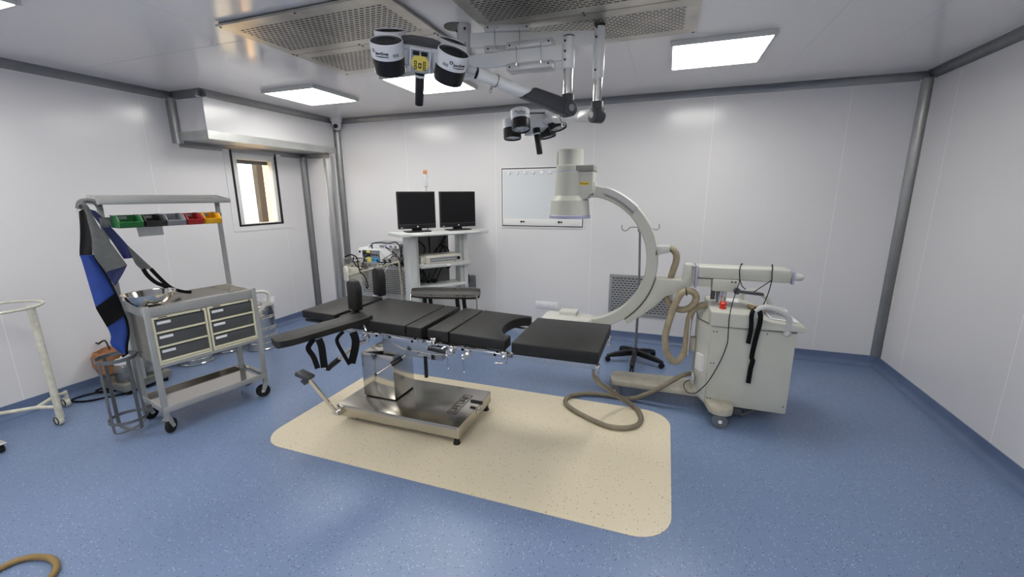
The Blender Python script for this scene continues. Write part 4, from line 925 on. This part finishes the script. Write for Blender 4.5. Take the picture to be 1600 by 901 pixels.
# ================================================================== cautery trolley in the corner
t = thing('cautery_trolley', 'steel wire trolley in the corner holding the cautery units', 'trolley', (-3.1, 4.2, 0))
X0, X1, Y0, Y1 = -3.50, -2.80, 4.05, 4.50
b = MB(); b.box(X0, X1, Y0, Y1, .785, .80, .003)
for y in (Y0, Y1): b.box(X0, X1, y-.006, y+.006, .795, .825)
b.box(X0-.006, X0+.006, Y0, Y1, .795, .825); b.box(X1-.006, X1+.006, Y0, Y1, .795, .825); b.build('top_tray', 'steel_dull', t)
for x in (X0+.01, X1-.01):
    for y in (Y0+.01, Y1-.01):
        b = MB(); b.tube([(x, y, .0), (x, y, .86)], .0125, n=12, smooth=False); b.build('leg', 'steel_dull', t)
b = MB(); b.box(X0, X1, Y0, Y1, .20, .215, .003); b.build('lower_shelf', 'steel_dull', t)
b = MB(); b.tube([(-3.50, 3.99, .675), (-2.80, 4.02, .87)], .011, n=10, smooth=False); b.tube([(-2.80, 4.02, .872), (-2.795, 4.04, .60), (-2.79, 4.05, .10)], .012, n=10, smooth=False); b.tube([(-3.5, 3.99, .675), (-3.50, 4.05, .80)], .009, n=8, smooth=False); b.build('slanted_bar', 'ivory_base', t)
b = MB(); b.tube([(-3.60, 4.05, .86), (-3.30, 4.06, .885)], .008, n=8, smooth=False); b.tube([(-3.62, 4.1, .78), (-3.3, 4.1, .80)], .012, n=8, smooth=False); b.cyl((-3.585, 4.05, .78), (-3.585, 4.05, .87), .012, n=8); b.cyl((-3.53, 4.05, .80), (-3.53, 4.05, .92), .008, n=8); b.build('side_rail', 'steel_dull', t)
b = MB(); b.box(-3.60, -3.33, 4.02, 4.15, .60, .77, .01); b.mat(1).tube([(-3.54, 4.0, .78), (-3.51, 3.99, .74), (-3.51, 3.99, .62)], .020, n=10); b.build('accessory_box', ['ringstand', 'cream_top'], t)
t = thing('cautery_unit', 'white cautery unit with coloured front panel on the steel trolley', 'medical device', (-3.1, 4.2, .80))
b = MB(); b.box(-3.40, -2.93, 4.08, 4.42, .815, 1.0, .012); b.build('casing', 'white_pl', t)
b = MB(); b.box(-3.335, -3.10, 4.074, 4.080, .835, .975); b.build('panel', 'teal', t)
b = MB()
for i, (x0, x1, z0, z1, m) in enumerate(((-3.275, -3.215, .838, .895, 0), (-3.21, -3.15, .838, .895, 1), (-3.148, -3.105, .838, .895, 1), (-3.275, -3.225, .945, .972, 0), (-3.21, -3.105, .90, .972, 2), (-3.335, -3.28, .90, .975, 3), (-3.31, -3.285, .87, .89, 4), (-3.325, -3.29, .93, .95, 5), (-3.265, -3.23, .915, .935, 5), (-3.205, -3.165, .915, .935, 5), (-3.15, -3.115, .915, .935, 5), (-3.20, -3.17, .855, .875, 5), (-3.14, -3.115, .855, .875, 5))): b.mat(m).box(x0, x1, 4.0715, 4.0745, z0, z1)
b.build('keypad', ['yel', 'sky', 'keys', 'dgrey', 'label', 'black'], t)
b = MB(); b.cyl((-3.375, 4.08, .955), (-3.375, 4.074, .955), .014, n=14); b.cyl((-3.03, 4.08, .86), (-3.03, 4.068, .86), .018, n=14); b.box(-2.99, -2.95, 4.07, 4.08, .84, .88); b.build('socket', 'dgrey', t)
t = thing('endoscopy_unit', 'flat silver device lying on top of the white cautery unit', 'medical device', (-3.0, 4.25, 1.0))
b = MB(); b.box(-3.27, -2.83, 4.10, 4.42, 1.002, 1.055, .006); b.build('casing', 'greybin', t)
b = MB(); b.box(-3.265, -2.835, 4.094, 4.10, 1.006, 1.050); b.mat(1)
for x0, x1 in ((-3.24, -3.20), (-3.10, -3.04), (-2.97, -2.93), (-2.90, -2.87)): b.box(x0, x1, 4.091, 4.095, 1.014, 1.038)
b.mat(2).box(-3.05, -3.0, 4.091, 4.095, 1.02, 1.046); b.build('front_panel', ['label', 'keys', 'lilac'], t)
random.seed(11)
t = thing('cable_tangle', 'tangle of thin cables over the cautery units and trolley', 'cables', (-3.0, 4.05, .83))
b = MB(); b.tube([(-3.18, 4.06, 1.0), (-3.15, 4.03, 1.06), (-3.05, 4.05, 1.075), (-2.95, 4.06, 1.066), (-2.86, 4.06, 1.085), (-2.79, 4.03, 1.05), (-2.76, 4.0, 1.01)], .006, n=8); b.build('grey_lead', 'velcro', t)
for k in range(11):
    x = -3.05+.30*random.random(); y = 4.0+.05*random.random(); z = .84+.05*random.random(); P = [(x, y, z)]
    for j in range(5):
        x += random.uniform(-.10, .11); z = min(1.03, max(.82, z+random.uniform(-.08, .09))); y = 4.03+random.uniform(-.03, .03); P.append((min(-2.76, max(-3.3, x)), y, z))
    b = MB(); b.tube(P, .0042, n=6); b.build('lead', 'velcro' if k % 4 else 'handle', t)
b = MB(); b.tube([(-3.42, 4.02, .90), (-3.40, 3.99, .84), (-3.30, 3.98, .76), (-3.27, 3.98, .82), (-3.24, 4.0, .90), (-3.2, 4.04, .93)], .006, n=8); b.tube([(-3.36, 4.0, .90), (-3.31, 3.97, .74), (-3.25, 3.97, .69), (-3.22, 3.98, .58), (-3.235, 3.98, .54), (-3.25, 3.98, .60)], .006, n=8); b.tube([(-3.55, 4.02, .89), (-3.45, 4.0, .925), (-3.38, 4.0, .91), (-3.36, 4.0, .88)], .007, n=8); b.build('black_lead', 'velcro', t)
b = MB(); b.tube([(-3.10, 4.03, .83), (-3.08, 4.0, .76), (-3.02, 4.0, .72), (-2.97, 4.0, .77), (-2.93, 4.02, .85)], .004, n=6); b.build('white_lead', 'label', t)

# ================================================================== wall fittings
def grille(x0, x1, z0, z1, label, m, fm):
    t = thing('wall_grille', label, 'air vent', ((x0+x1)/2, YB, z0)); f = .03
    b = MB(); b.box(x0, x1, YB-.018, YB-.001, z0, z0+f, .002); b.box(x0, x1, YB-.018, YB-.001, z1-f, z1, .002); b.box(x0, x0+f, YB-.018, YB-.001, z0+f, z1-f, .002); b.box(x1-f, x1, YB-.018, YB-.001, z0+f, z1-f, .002); b.build('frame', fm, t)
    b = MB(); b.box(x0+f, x1-f, YB-.014, YB-.003, z0+f, z1-f); b.build('slotted_plate', m, t)
grille(-.535, .125, .30, .745, 'dark grey slotted return grille behind the drip stand', 'grille', 'grey_metal')
grille(-3.88, -3.10, .28, .665, 'light slotted return grille behind the cautery trolley', 'grille_light', 'galv')
t = thing('film_viewer', 'wall mounted white film viewing box in a black edged frame', 'viewing box', (-1.32, YB, 1.24))
fx0, fx1, fz0, fz1 = -1.797, -.848, 1.243, 1.892
b = MB()
for (x0, x1, z0, z1) in ((fx0-.012, fx1+.012, fz1, fz1+.012), (fx0-.012, fx1+.012, fz0-.012, fz0), (fx0-.012, fx0, fz0, fz1), (fx1, fx1+.012, fz0, fz1)): b.box(x0, x1, YB-.012, YB-.001, z0, z1)
b.mat(1)
for (x0, x1, z0, z1) in ((fx0, fx1, fz1-.012, fz1), (fx0, fx1, fz0, fz0+.012), (fx0, fx0+.010, fz0, fz1), (fx1-.010, fx1, fz0, fz1)): b.box(x0, x1, YB-.008, YB-.001, z0, z1)
b.build('frame', ['white', 'black'], t)
b = MB(); b.box(fx0+.010, fx1-.010, YB-.014, YB-.002, fz0+.012, fz1-.012); b.box(fx0+.02, fx1-.02, YB-.018, YB-.012, fz0+.022, fz0+.09, .003); b.build('casing', 'white', t)
b = MB(); b.box(fx0+.025, fx1-.025, YB-.0175, YB-.012, fz0+.09, fz1-.025); b.build('opal_panel', 'viewbox', t)
for k in range(9):
    b = MB(); x = fx0+.095+.095*k; b.cyl((x, YB-.016, fz1-.055), (x, YB-.030, fz1-.055), .020, n=20, bev=.005); b.build('film_clip', 'white_pl', t)
for x in (-1.555, -1.115):
    b = MB(); b.cyl((x, YB-.017, fz0+.055), (x, YB-.028, fz0+.055), .012, n=14); b.cyl((x+.028, YB-.017, fz0+.055), (x+.028, YB-.026, fz0+.055), .010, n=14); b.build('knob', 'black', t)
def sock(name, M, w, h, label, n):
    t = thing(name, label, 'socket', M.translation)
    b = MB(M); b.box(-w/2, w/2, -h/2, h/2, 0, .012, .004); b.box(-w/2+.02, w/2-.02, -h/2+.018, h/2-.018, .011, .015, .002); b.build('plate', 'white_pl', t)
    b = MB(M)
    for k in range(n):
        cx = -w/2+w*(k+.55)/(n+.6)
        for dx, dz in ((0, .015), (-.013, -.009), (.013, -.009)): b.cyl((cx+dx, dz, .0148), (cx+dx, dz, .0156), .0031, n=8)
    b.build('pin_holes', 'black', t)
    b = MB(M)
    b.box(w/2-.05, w/2-.03, -.014, .014, .014, .019, .002); b.build('rocker', 'label', t)
sock('wall_socket', basis((-1.248, YB, .334), (1, 0, 0), (0, 0, 1), (0, -1, 0)), .27, .078, 'white double socket plate low on the back wall', 2)
sock('wall_socket', basis((XL, 3.72, .335), (0, 1, 0), (0, 0, 1), (1, 0, 0)), .15, .12, 'white socket plate on the left wall above the steel drum', 1)

# ================================================================== instrument trolley
TA = math.atan2(.978, .2075); TO = Vector((-3.121, 1.708, 0))
TM = Matrix.Translation(TO) @ Matrix.Rotation(TA, 4, 'Z')
t = thing('instrument_trolley', 'grey steel trolley with six charcoal drawers and an overhead shelf', 'trolley', TO, TA)
for u in (-.022, .648):
    for v in (.0, .355):
        b = MB(TM); b.box(u-.016, u+.016, v-.016, v+.016, .10, .905 if v < .1 else .90, .002); b.build('leg', 'trolley', t)
b = MB(TM)
b.box(-.02, .65, -.012, .012, .832, .897, .002); b.box(-.02, .65, .345, .367, .84, .905, .002); b.box(-.034, -.010, .0, .355, .835, .895, .002); b.box(.636, .660, .0, .355, .835, .895, .002)
b.build('top_frame', 'trolley', t)
b = MB(TM); b.box(-.02, .65, -.010, .012, .478, .500, .002); b.build('drawer_rail', 'trolley', t)
b = MB(TM); b.box(-.012, .638, .012, .345, .862, .868); b.box(-.012, -.008, .012, .345, .865, .898); b.box(.634, .638, .012, .345, .865, .898); b.box(-.012, .638, .341, .345, .865, .905); b.build('top_tray', 'steel', t)
b = MB(TM); b.box(-.012, .638, -.008, .363, .165, .171); b.mat(1)
b.box(-.034, .660, -.018, -.010, .160, .200, .002); b.box(-.034, .660, .365, .373, .160, .200, .002); b.box(-.038, -.030, -.018, .373, .160, .200, .002); b.box(.656, .664, -.018, .373, .160, .200, .002); b.mat(0)
b.box(-.03, -.026, -.008, .363, .17, .197); b.box(.652, .656, -.008, .363, .17, .197); b.box(-.03, .656, .36, .364, .17, .197); b.build('lower_tray', ['steel', 'trolley'], t)
b = MB(TM); b.box(-.008, .634, .02, .345, .49, .83); b.build('cabinet_shell', 'cabside', t)
for (u0, u1) in ((-.006, .310), (.318, .634)):
    b = MB(TM); f = .016
    b.box(u0, u1, -.012, .02, .812, .828, .002); b.box(u0, u1, -.012, .02, .500, .512, .002); b.box(u0, u0+f*.8, -.012, .02, .51, .815, .002); b.box(u1-f*.8, u1, -.012, .02, .51, .815, .002); b.mat(1).box(u0+.012, u1-.012, .005, .02, .512, .812)
    b.mat(2).cyl((u1-.03, -.012, .820), (u1-.03, -.016, .820), .006, n=10); b.box(u0+.035, u0+.085, -.0135, -.011, .818, .825)
    cab = b.build('drawer_unit', ['ivory', 'black', 'dgrey'], t)
    for k in range(3):
        z0 = .514+.0985*k
        b = MB(TM); b.box(u0+.016, u1-.016, -.006, .016, z0+.014, z0+.092, .002); b.mat(1).box(u0+.013, u1-.013, -.014, .0, z0+.001, z0+.0145, .003)
        b.mat(2).box(u0+.026, u0+.102, -.0095, -.004, z0+.064, z0+.082, .001); b.build('drawer', ['drawer', 'ivory', 'label'], cab)
for u, v, a in ((-.022, .0, R(-140)), (.648, 0, R(-30)), (-.022, .355, R(-160)), (.648, .355, R(170))): caster(t, u, v, .052, 'trolley', 'rubber', .12, a, TM, .030, .025)
for u in (-.045, .652):
    b = MB(TM); b.box(u-.016, u+.016, .355, .372, .87, 1.605, .002); b.build('post', 'trolley', t)
b = MB(TM); u0, u1, v0, v1 = -.075, .695, .235, .455
b.box(u0, u1, v0, v1, 1.553, 1.558); b.box(u0, u1, v0, v0+.006, 1.553, 1.584, .001); b.box(u0, u1, v1-.006, v1, 1.553, 1.613, .001)
for ua in (u0, u1-.006): b.prism([(v0, 1.553), (v1, 1.553), (v1, 1.613), (v0, 1.584)], ua, ua+.006, 'yz')
b.build('overhead_shelf', 'trolley', t)
b = MB(TM); b.box(-.064, .66, .335, .350, 1.405, 1.470, .002); b.box(-.064, .66, .328, .336, 1.463, 1.470); b.build('bin_rail', 'holder', t)
b = MB(TM); b.tube([(.655, .01, .865), (.72, .01, .860), (.762, .01, .838), (.765, .01, .80), (.74, .01, .755), (.655, .01, .690)], .0125, n=12); b.build('push_handle', 'cream_top', t)
b = MB(TM); b.prism([(.118, 1.33), (.262, 1.333), (.258, 1.41), (.112, 1.41)], .325, .329, 'xz'); b.build('name_plate', 'galv', t)
# cylinder holder bolted to the trolley's left end
hu, hv = -.165, .20
b = MB(TM)
for z, h in ((.555, .024), (.128, .020)): b.band((hu, hv, z), .100, h, .005, 40)
for k in range(4):
    a = R(20+90*k); ca, sa = math.cos(a), math.sin(a)
    b.strap([(hu+.099*ca, hv+.099*sa, .578), (hu+.099*ca, hv+.099*sa, .34), (hu+.099*ca, hv+.099*sa, .10), (hu+.085*ca, hv+.085*sa, .062), (hu+.04*ca, hv+.04*sa, .048), (hu, hv, .047)], .022, .004, (-sa, ca, 0))
b.box(hu+.10, -.03, hv-.015, hv+.015, .56, .575); b.box(hu+.10, -.03, hv-.015, hv+.015, .165, .18)
b.build('cylinder_holder', 'holder', t)
for (u0, m, lb, w) in ((-.015, 'green', 'green storage bin at the left end of the trolley bin rail', .128), (.122, 'blackbin', 'black storage bin between the green and grey bins', .112), (.243, 'greybin', 'grey storage bin in the middle of the bin rail', .112), (.364, 'red', 'red storage bin between the grey and yellow bins', .102), (.475, 'yellow', 'yellow storage bin at the right end of the trolley bin rail', .112)):
    P = TM @ Vector((u0+w/2, .25, 1.40)); o = thing('storage_bin', lb, 'bin', P, TA, 'small storage bins on the trolley rail'); th = .005
    side = [(.327, 1.402), (.19, 1.402), (.178, 1.412), (.170, 1.437), (.183, 1.440), (.212, 1.476), (.327, 1.480)]
    b = MB(TM); b.prism(side, u0+.002, u0+.002+th, 'yz', .0015); b.prism(side, u0+w-.007, u0+w-.002, 'yz', .0015); b.box(u0+.002, u0+w-.002, .19, .327, 1.402, 1.407); b.box(u0+.002, u0+w-.002, .322, .327, 1.402, 1.482)
    b.prism([(.195, 1.402), (.19, 1.402), (.178, 1.412), (.170, 1.437), (.176, 1.439), (.184, 1.415)], u0+.002, u0+w-.002, 'yz'); 
    b.tube([(u0+.004, .172, 1.438), (u0+w-.004, .172, 1.438)], .005, n=8, smooth=False); b.tube([(u0+.003, .180, 1.440), (u0+.003, .211, 1.477), (u0+.003, .325, 1.481)], .004, n=8, smooth=False); b.tube([(u0+w-.003, .180, 1.440), (u0+w-.003, .211, 1.477), (u0+w-.003, .325, 1.481)], .004, n=8, smooth=False)
    b.build('tub', m, o)
    b = MB(TM); b.box(u0+.035, u0+.085, .318, .3215, 1.455, 1.473); b.build('card', 'greybin', o)
# steel bowl
P = TM @ Vector((.050, .125, .869)); b = MB()
b.lathe([(.001, .001), (.055, .001), (.058, .004), (.092, .030), (.120, .066), (.132, .100), (.146, .103), (.147, .106), (.132, .104), (.128, .099), (.116, .068), (.088, .034), (.055, .008), (.001, .006)], (P.x, P.y, P.z), 56, cap=False)
b.build('bowl', 'steel', loc=tuple(P), label='stainless steel bowl on the left end of the trolley top tray', cat='bowl')
# lead apron hung over the trolley's left post
NA = Vector((-.898, .44, 0))
t = thing('lead_apron', 'blue and grey lead apron hanging from the trolley left post', 'apron', (-3.44, 1.66, 1.57))
def sh(P, k): return [tuple(Vector(p)-NA*k) for p in P]
b = MB(); b.loft(sh([(-3.482, 1.583, 1.244), (-3.479, 1.588, 1.206), (-3.473, 1.60, .935), (-3.471, 1.605, .882), (-3.458, 1.631, .763), (-3.455, 1.638, .693), (-3.459, 1.63, .636), (-3.437, 1.672, .560)], .03), sh([(-3.453, 1.641, 1.241), (-3.434, 1.68, 1.081), (-3.425, 1.699, .972), (-3.418, 1.713, .85), (-3.415, 1.719, .783), (-3.416, 1.716, .70), (-3.424, 1.70, .62), (-3.43, 1.688, .554)], .03), .012, NA, 40, 12, .009, 1.6, .018); fp = b.build('front_panel', 'blue', t)
b = MB(); b.loft(sh([(-3.4725, 1.602, .905), (-3.471, 1.606, .88), (-3.4585, 1.631, .763)], .052), sh([(-3.4255, 1.700, .985), (-3.42, 1.713, .88), (-3.414, 1.721, .835)], .056), .014, NA, 12, 10, .004, 1.6, .012); b.build('waist_band', 'velcro', fp)
b = MB(); b.tube([tuple(Vector(p)-NA*.042) for p in ((-3.453, 1.641, 1.241), (-3.434, 1.68, 1.081), (-3.425, 1.699, .972), (-3.418, 1.713, .85), (-3.414, 1.721, .783), (-3.416, 1.718, .70), (-3.424, 1.70, .62), (-3.43, 1.688, .554))], .007, n=8); b.build('edge_piping', 'velcro', fp)
b = MB(); b.loft(sh([(-3.464, 1.62, 1.514), (-3.47, 1.608, 1.395), (-3.48, 1.586, 1.26), (-3.48, 1.587, 1.235)], .015), sh([(-3.451, 1.646, 1.533), (-3.450, 1.648, 1.352), (-3.455, 1.638, 1.25), (-3.45, 1.648, 1.235)], .015), .01, NA, 20, 8, .006, 2); b.build('lining', 'rubber', t)
b = MB(); b.loft(sh([(-3.466, 1.612, 1.50), (-3.462, 1.622, 1.545), (-3.455, 1.638, 1.535), (-3.45, 1.647, 1.489), (-3.45, 1.648, 1.352), (-3.453, 1.641, 1.246), (-3.436, 1.676, 1.128)], .055), sh([(-3.464, 1.62, 1.55), (-3.452, 1.643, 1.575), (-3.442, 1.663, 1.545), (-3.436, 1.675, 1.48), (-3.428, 1.694, 1.399), (-3.408, 1.733, 1.282), (-3.388, 1.774, 1.159)], .055), .012, NA, 40, 10, .005, 1.5, .014); b.build('shoulder_flap', 'grey_fab', t)
b = MB(); b.loft(sh([(-3.436, 1.676, 1.13), (-3.432, 1.684, 1.085), (-3.424, 1.700, 1.035)], .045), sh([(-3.388, 1.774, 1.158), (-3.403, 1.742, 1.095), (-3.422, 1.704, 1.030)], .045), .010, NA, 12, 8, .003, 2); b.build('inner_fold', 'navy', t)
b = MB(); b.loft(sh([(-3.446, 1.658, 1.53), (-3.414, 1.72, 1.346), (-3.392, 1.766, 1.191)], -.05), sh([(-3.43, 1.69, 1.512), (-3.377, 1.796, 1.28), (-3.372, 1.807, 1.192)], -.05), .010, NA, 24, 8, .004, 2); b.build('back_panel', 'navy', t)
b = MB(); b.loft(sh([(-3.374, 1.803, 1.21), (-3.368, 1.815, 1.15), (-3.358, 1.835, 1.110)], -.045), sh([(-3.378, 1.794, 1.285), (-3.352, 1.846, 1.19), (-3.33, 1.892, 1.106)], -.045), .010, NA, 14, 6, .003, 2); b.build('belt', 'grey_fab', t)
b = MB(); b.strap(sh([(-3.352, 1.845, 1.112), (-3.344, 1.862, 1.06), (-3.328, 1.896, 1.005), (-3.303, 1.948, .965), (-3.29, 1.974, .946)], -.045), .026, .005, (.44, .9, .35)); b.strap(sh([(-3.336, 1.882, 1.108), (-3.324, 1.904, 1.06), (-3.312, 1.93, 1.01), (-3.30, 1.952, .972), (-3.29, 1.974, .946)], -.045), .024, .005, (.44, .9, .3)); b.strap(sh([(-3.312, 1.93, .985), (-3.29, 1.974, .946), (-3.262, 2.03, .915), (-3.245, 2.065, .906)], -.045), .022, .005, (.44, .9, .35)); b.build('strap', 'velcro', t)
b = MB(); b.tube([(-3.47, 1.625, 1.53), (-3.46, 1.64, 1.573), (-3.435, 1.69, 1.575), (-3.425, 1.71, 1.54)], .016, n=10); b.build('hanger_loop', 'grey_fab', t)

# ================================================================== drums, suction unit, bag and stand
def drum(x, y, r, h, label, clasp=True):
    t = thing('sterile_drum', label, 'drum', (x, y, 0), 0, 'stainless sterilising drums')
    P = [(r*.97, .002), (r*1.03, .004), (r*1.03, .016), (r, .020)]
    for z in (.16, .30, .34, .46, .50, .72, .76): P += [(r, h*z), (r*1.03, h*z+.005), (r, h*z+.010)]
    P += [(r, h-.05)]
    b = MB(); b.lathe(P+[(.001, h-.05)], (x, y, 0), 44); b.build('body', 'steel', t)
    b = MB(); b.lathe([(r*1.02, h-.05), (r*1.035, h-.048), (r*1.035, h-.006), (r*.98, h), (r*.7, h+.008), (.001, h+.010)], (x, y, 0), 44, cap=False); b.mat(0); b.build('lid', 'steel', t)
    a = R(-20); b = MB(); b.box(x+r*1.0*math.cos(a), x+r*1.12*math.cos(a), y+r*math.sin(a)-.012, y+r*math.sin(a)+.012, h-.08, h-.02, .003); b.tube([(x-.05, y, h+.008), (x-.045, y, h+.03), (x+.045, y, h+.03), (x+.05, y, h+.008)], .005, n=8); b.build('clasp', 'chrome', t)
drum(-4.02, 3.185, .143, .475, 'tall steel sterilising drum beside the trolley right end')
drum(-4.30, 2.665, .148, .34, 'squat steel drum showing under the left half of the drawers')
drum(-4.32, 3.0, .14, .30, 'squat steel drum showing under the right half of the drawers')
t = thing('suction_unit', 'small suction pump with two clear jars behind the cylinder holder', 'suction pump', (-4.22, 2.08, 0))
b = MB(); b.box(-4.40, -4.06, 1.94, 2.30, .035, .10, .012); b.build('base', 'cabside', t)
for x, y in ((-4.36, 1.98), (-4.10, 1.98), (-4.36, 2.26), (-4.10, 2.26)):
    b = MB(); b.cyl((x, y, .003), (x, y, .036), .02, n=14); b.build('foot', 'rubber', t)
for x, y in ((-4.17, 2.02), (-4.13, 2.20)):
    b = MB(); b.lathe([(.062, .10), (.066, .11), (.066, .235), (.055, .25)], (x, y, 0), 28); j = b.build('jar', 'jar', t)
    b = MB(); b.cyl((x, y, .248), (x, y, .285), .060, n=24, bev=.006); b.cyl((x, y, .285), (x, y, .31), .014, n=10); b.build('lid', 'white_pl', j)
b = MB(); b.box(-4.10, -4.05, 2.03, 2.10, .10, .50, .004); b.mat(1)
for k in range(5): b.cyl((-4.0495, 2.065, .20+.06*k), (-4.0485, 2.065, .20+.06*k), .009, n=10)
b.build('bracket', ['galv', 'black'], t)
b = MB(); b.tube([(-4.13, 2.20, .31), (-4.10, 2.18, .40), (-4.07, 2.10, .43), (-4.09, 2.05, .36), (-4.16, 2.02, .31)], .008, n=8); b.box(-4.30, -4.1, 2.1, 2.16, .36, .42, .01); b.cyl((-4.04, 2.12, .42), (-4.02, 2.18, .34), .012, n=10); b.cyl((-4.05, 2.18, .46), (-4.05, 2.24, .42), .016, n=10); b.build('tubing', 'velcro', t)
b = MB(); b.cyl((-4.32, 2.22, .10), (-4.32, 2.22, .30), .045, n=20, bev=.01); b.build('pump', 'galv', t)
t = thing('cloth_bag', 'orange brown cloth bag hanging against the left wall', 'bag', (-4.42, 2.03, .30))
b = MB(); b.lathe([(.001, .125), (.05, .128), (.085, .15), (.10, .21), (.10, .29), (.095, .335), (.088, .336), (.08, .30), (.001, .29)], (-4.39, 2.03, 0), 30, cap=False, sx=.85, sy=.98)
random.seed(3)
for v in b.v:
    v.x += random.uniform(-.004, .004); v.y += .010*math.sin(v.z*60+v.x*30); v.z += .010*math.sin(v.y*34)
b.build('pouch', 'orange', t)
b = MB(); b.tube([(-4.40, 2.06, .33), (-4.44, 2.06, .40), (-4.46, 2.04, .395), (-4.465, 2.02, .38)], .007, n=8); b.cyl((-4.492, 2.02, .39), (-4.45, 2.02, .385), .006, n=8); b.build('hanging_loop', 'black', t)
b = MB(); b.tube([(-4.30, 2.06, .06), (-4.25, 2.00, .02), (-4.30, 1.93, .008), (-4.40, 1.91, .008), (-4.43, 1.95, .008), (-4.37, 1.99, .009), (-4.32, 1.96, .016), (-4.36, 1.88, .016), (-4.41, 1.80, .008), (-4.40, 1.75, .008), (-4.34, 1.745, .008), (-4.25, 1.79, .008), (-4.18, 1.89, .008), (-4.10, 1.98, .012), (-4.07, 2.02, .03), (-4.09, 2.06, .06)], .0075, n=8)
b.build('power_cable', 'velcro', loc=(-4.3, 1.9, 0), label='black power cable looped on the floor beside the suction pump', cat='cable')
# cream ring stand at the left edge
t = thing('basin_stand', 'cream tubular ring stand on castors at the left edge', 'basin stand', (-4.12, 1.42, 0))
rc = (-4.165, 1.415, .878)
b = MB(); b.torus(rc, .205, .0085, 56, 10); b.build('ring', 'ringstand', t)
b = MB(); b.tube([(-4.000, 1.512, .055), (-4.018, 1.512, .885)], .021, n=16, smooth=False); b.build('leg', 'ringstand', t)
b = MB(); b.tube([(-4.30, 1.28, .055), (-4.32, 1.29, .885)], .021, n=16, smooth=False); b.build('leg', 'ringstand', t)
b = MB(); b.tube([(-4.005, 1.512, .135), (-4.14, 1.46, .135)], .0135, n=12, smooth=False); b.tube([(-4.30, 1.68, .115), (-4.26, 1.62, .135), (-4.14, 1.46, .135), (-4.31, 1.28, .135)], .0135, n=12, smooth=False); b.build('spreader', 'ringstand', t)
for x, y in ((-4.000, 1.512), (-4.30, 1.28), (-4.31, 1.69)):
    b = MB(); b.lathe([(.019, 0), (.033, .004), (.036, .012), (.036, .024), (.033, .032), (.019, .036)], n=24, L=Matrix.Translation((x-.012, y-.022, .0365)) @ Matrix.Rotation(R(-90), 4, 'X') @ Matrix.Identity(4)); b.mat(1).torus((x-.012, y-.0225, .0365), .027, .003, 24, 6, Matrix.Rotation(R(90), 4, 'X')); b.mat(0).cyl((x, y, .04), (x, y, .13 if y > 1.6 else .075), .012, n=10); b.build('castor', ['ringstand', 'rubber'], t)
# foot of something at the left edge and the amber tube
t = thing('stool_foot', 'tip of a metal stool foot with black castor at the left edge', 'stool', (-3.93, 1.13, 0))
b = MB(); b.prism([(-4.25, .068), (-3.90, .072), (-3.875, .066), (-3.90, .058), (-4.25, .05)], 1.165, 1.20, 'xz', .004); b.build('foot_arm', 'galv', t)
b = MB(); b.cyl((-3.93, 1.165, .0265), (-3.93, 1.195, .0265), .026, n=20, bev=.004); b.cyl((-3.93, 1.18, .03), (-3.93, 1.18, .06), .010, n=8); b.build('castor', 'rubber', t)
b = MB(); b.tube([(-2.70, .56, .014), (-2.66, .62, .014), (-2.645, .68, .014), (-2.636, .734, .014), (-2.602, .771, .014), (-2.551, .792, .014), (-2.496, .801, .014), (-2.436, .79, .014), (-2.392, .765, .014), (-2.368, .73, .014), (-2.36, .68, .014), (-2.39, .60, .014)], .0135, n=12)
b.build('rubber_tube', 'brownhose', loc=(-2.5, .75, 0), label='amber rubber tube curled on the floor at the lower left corner', cat='tube')
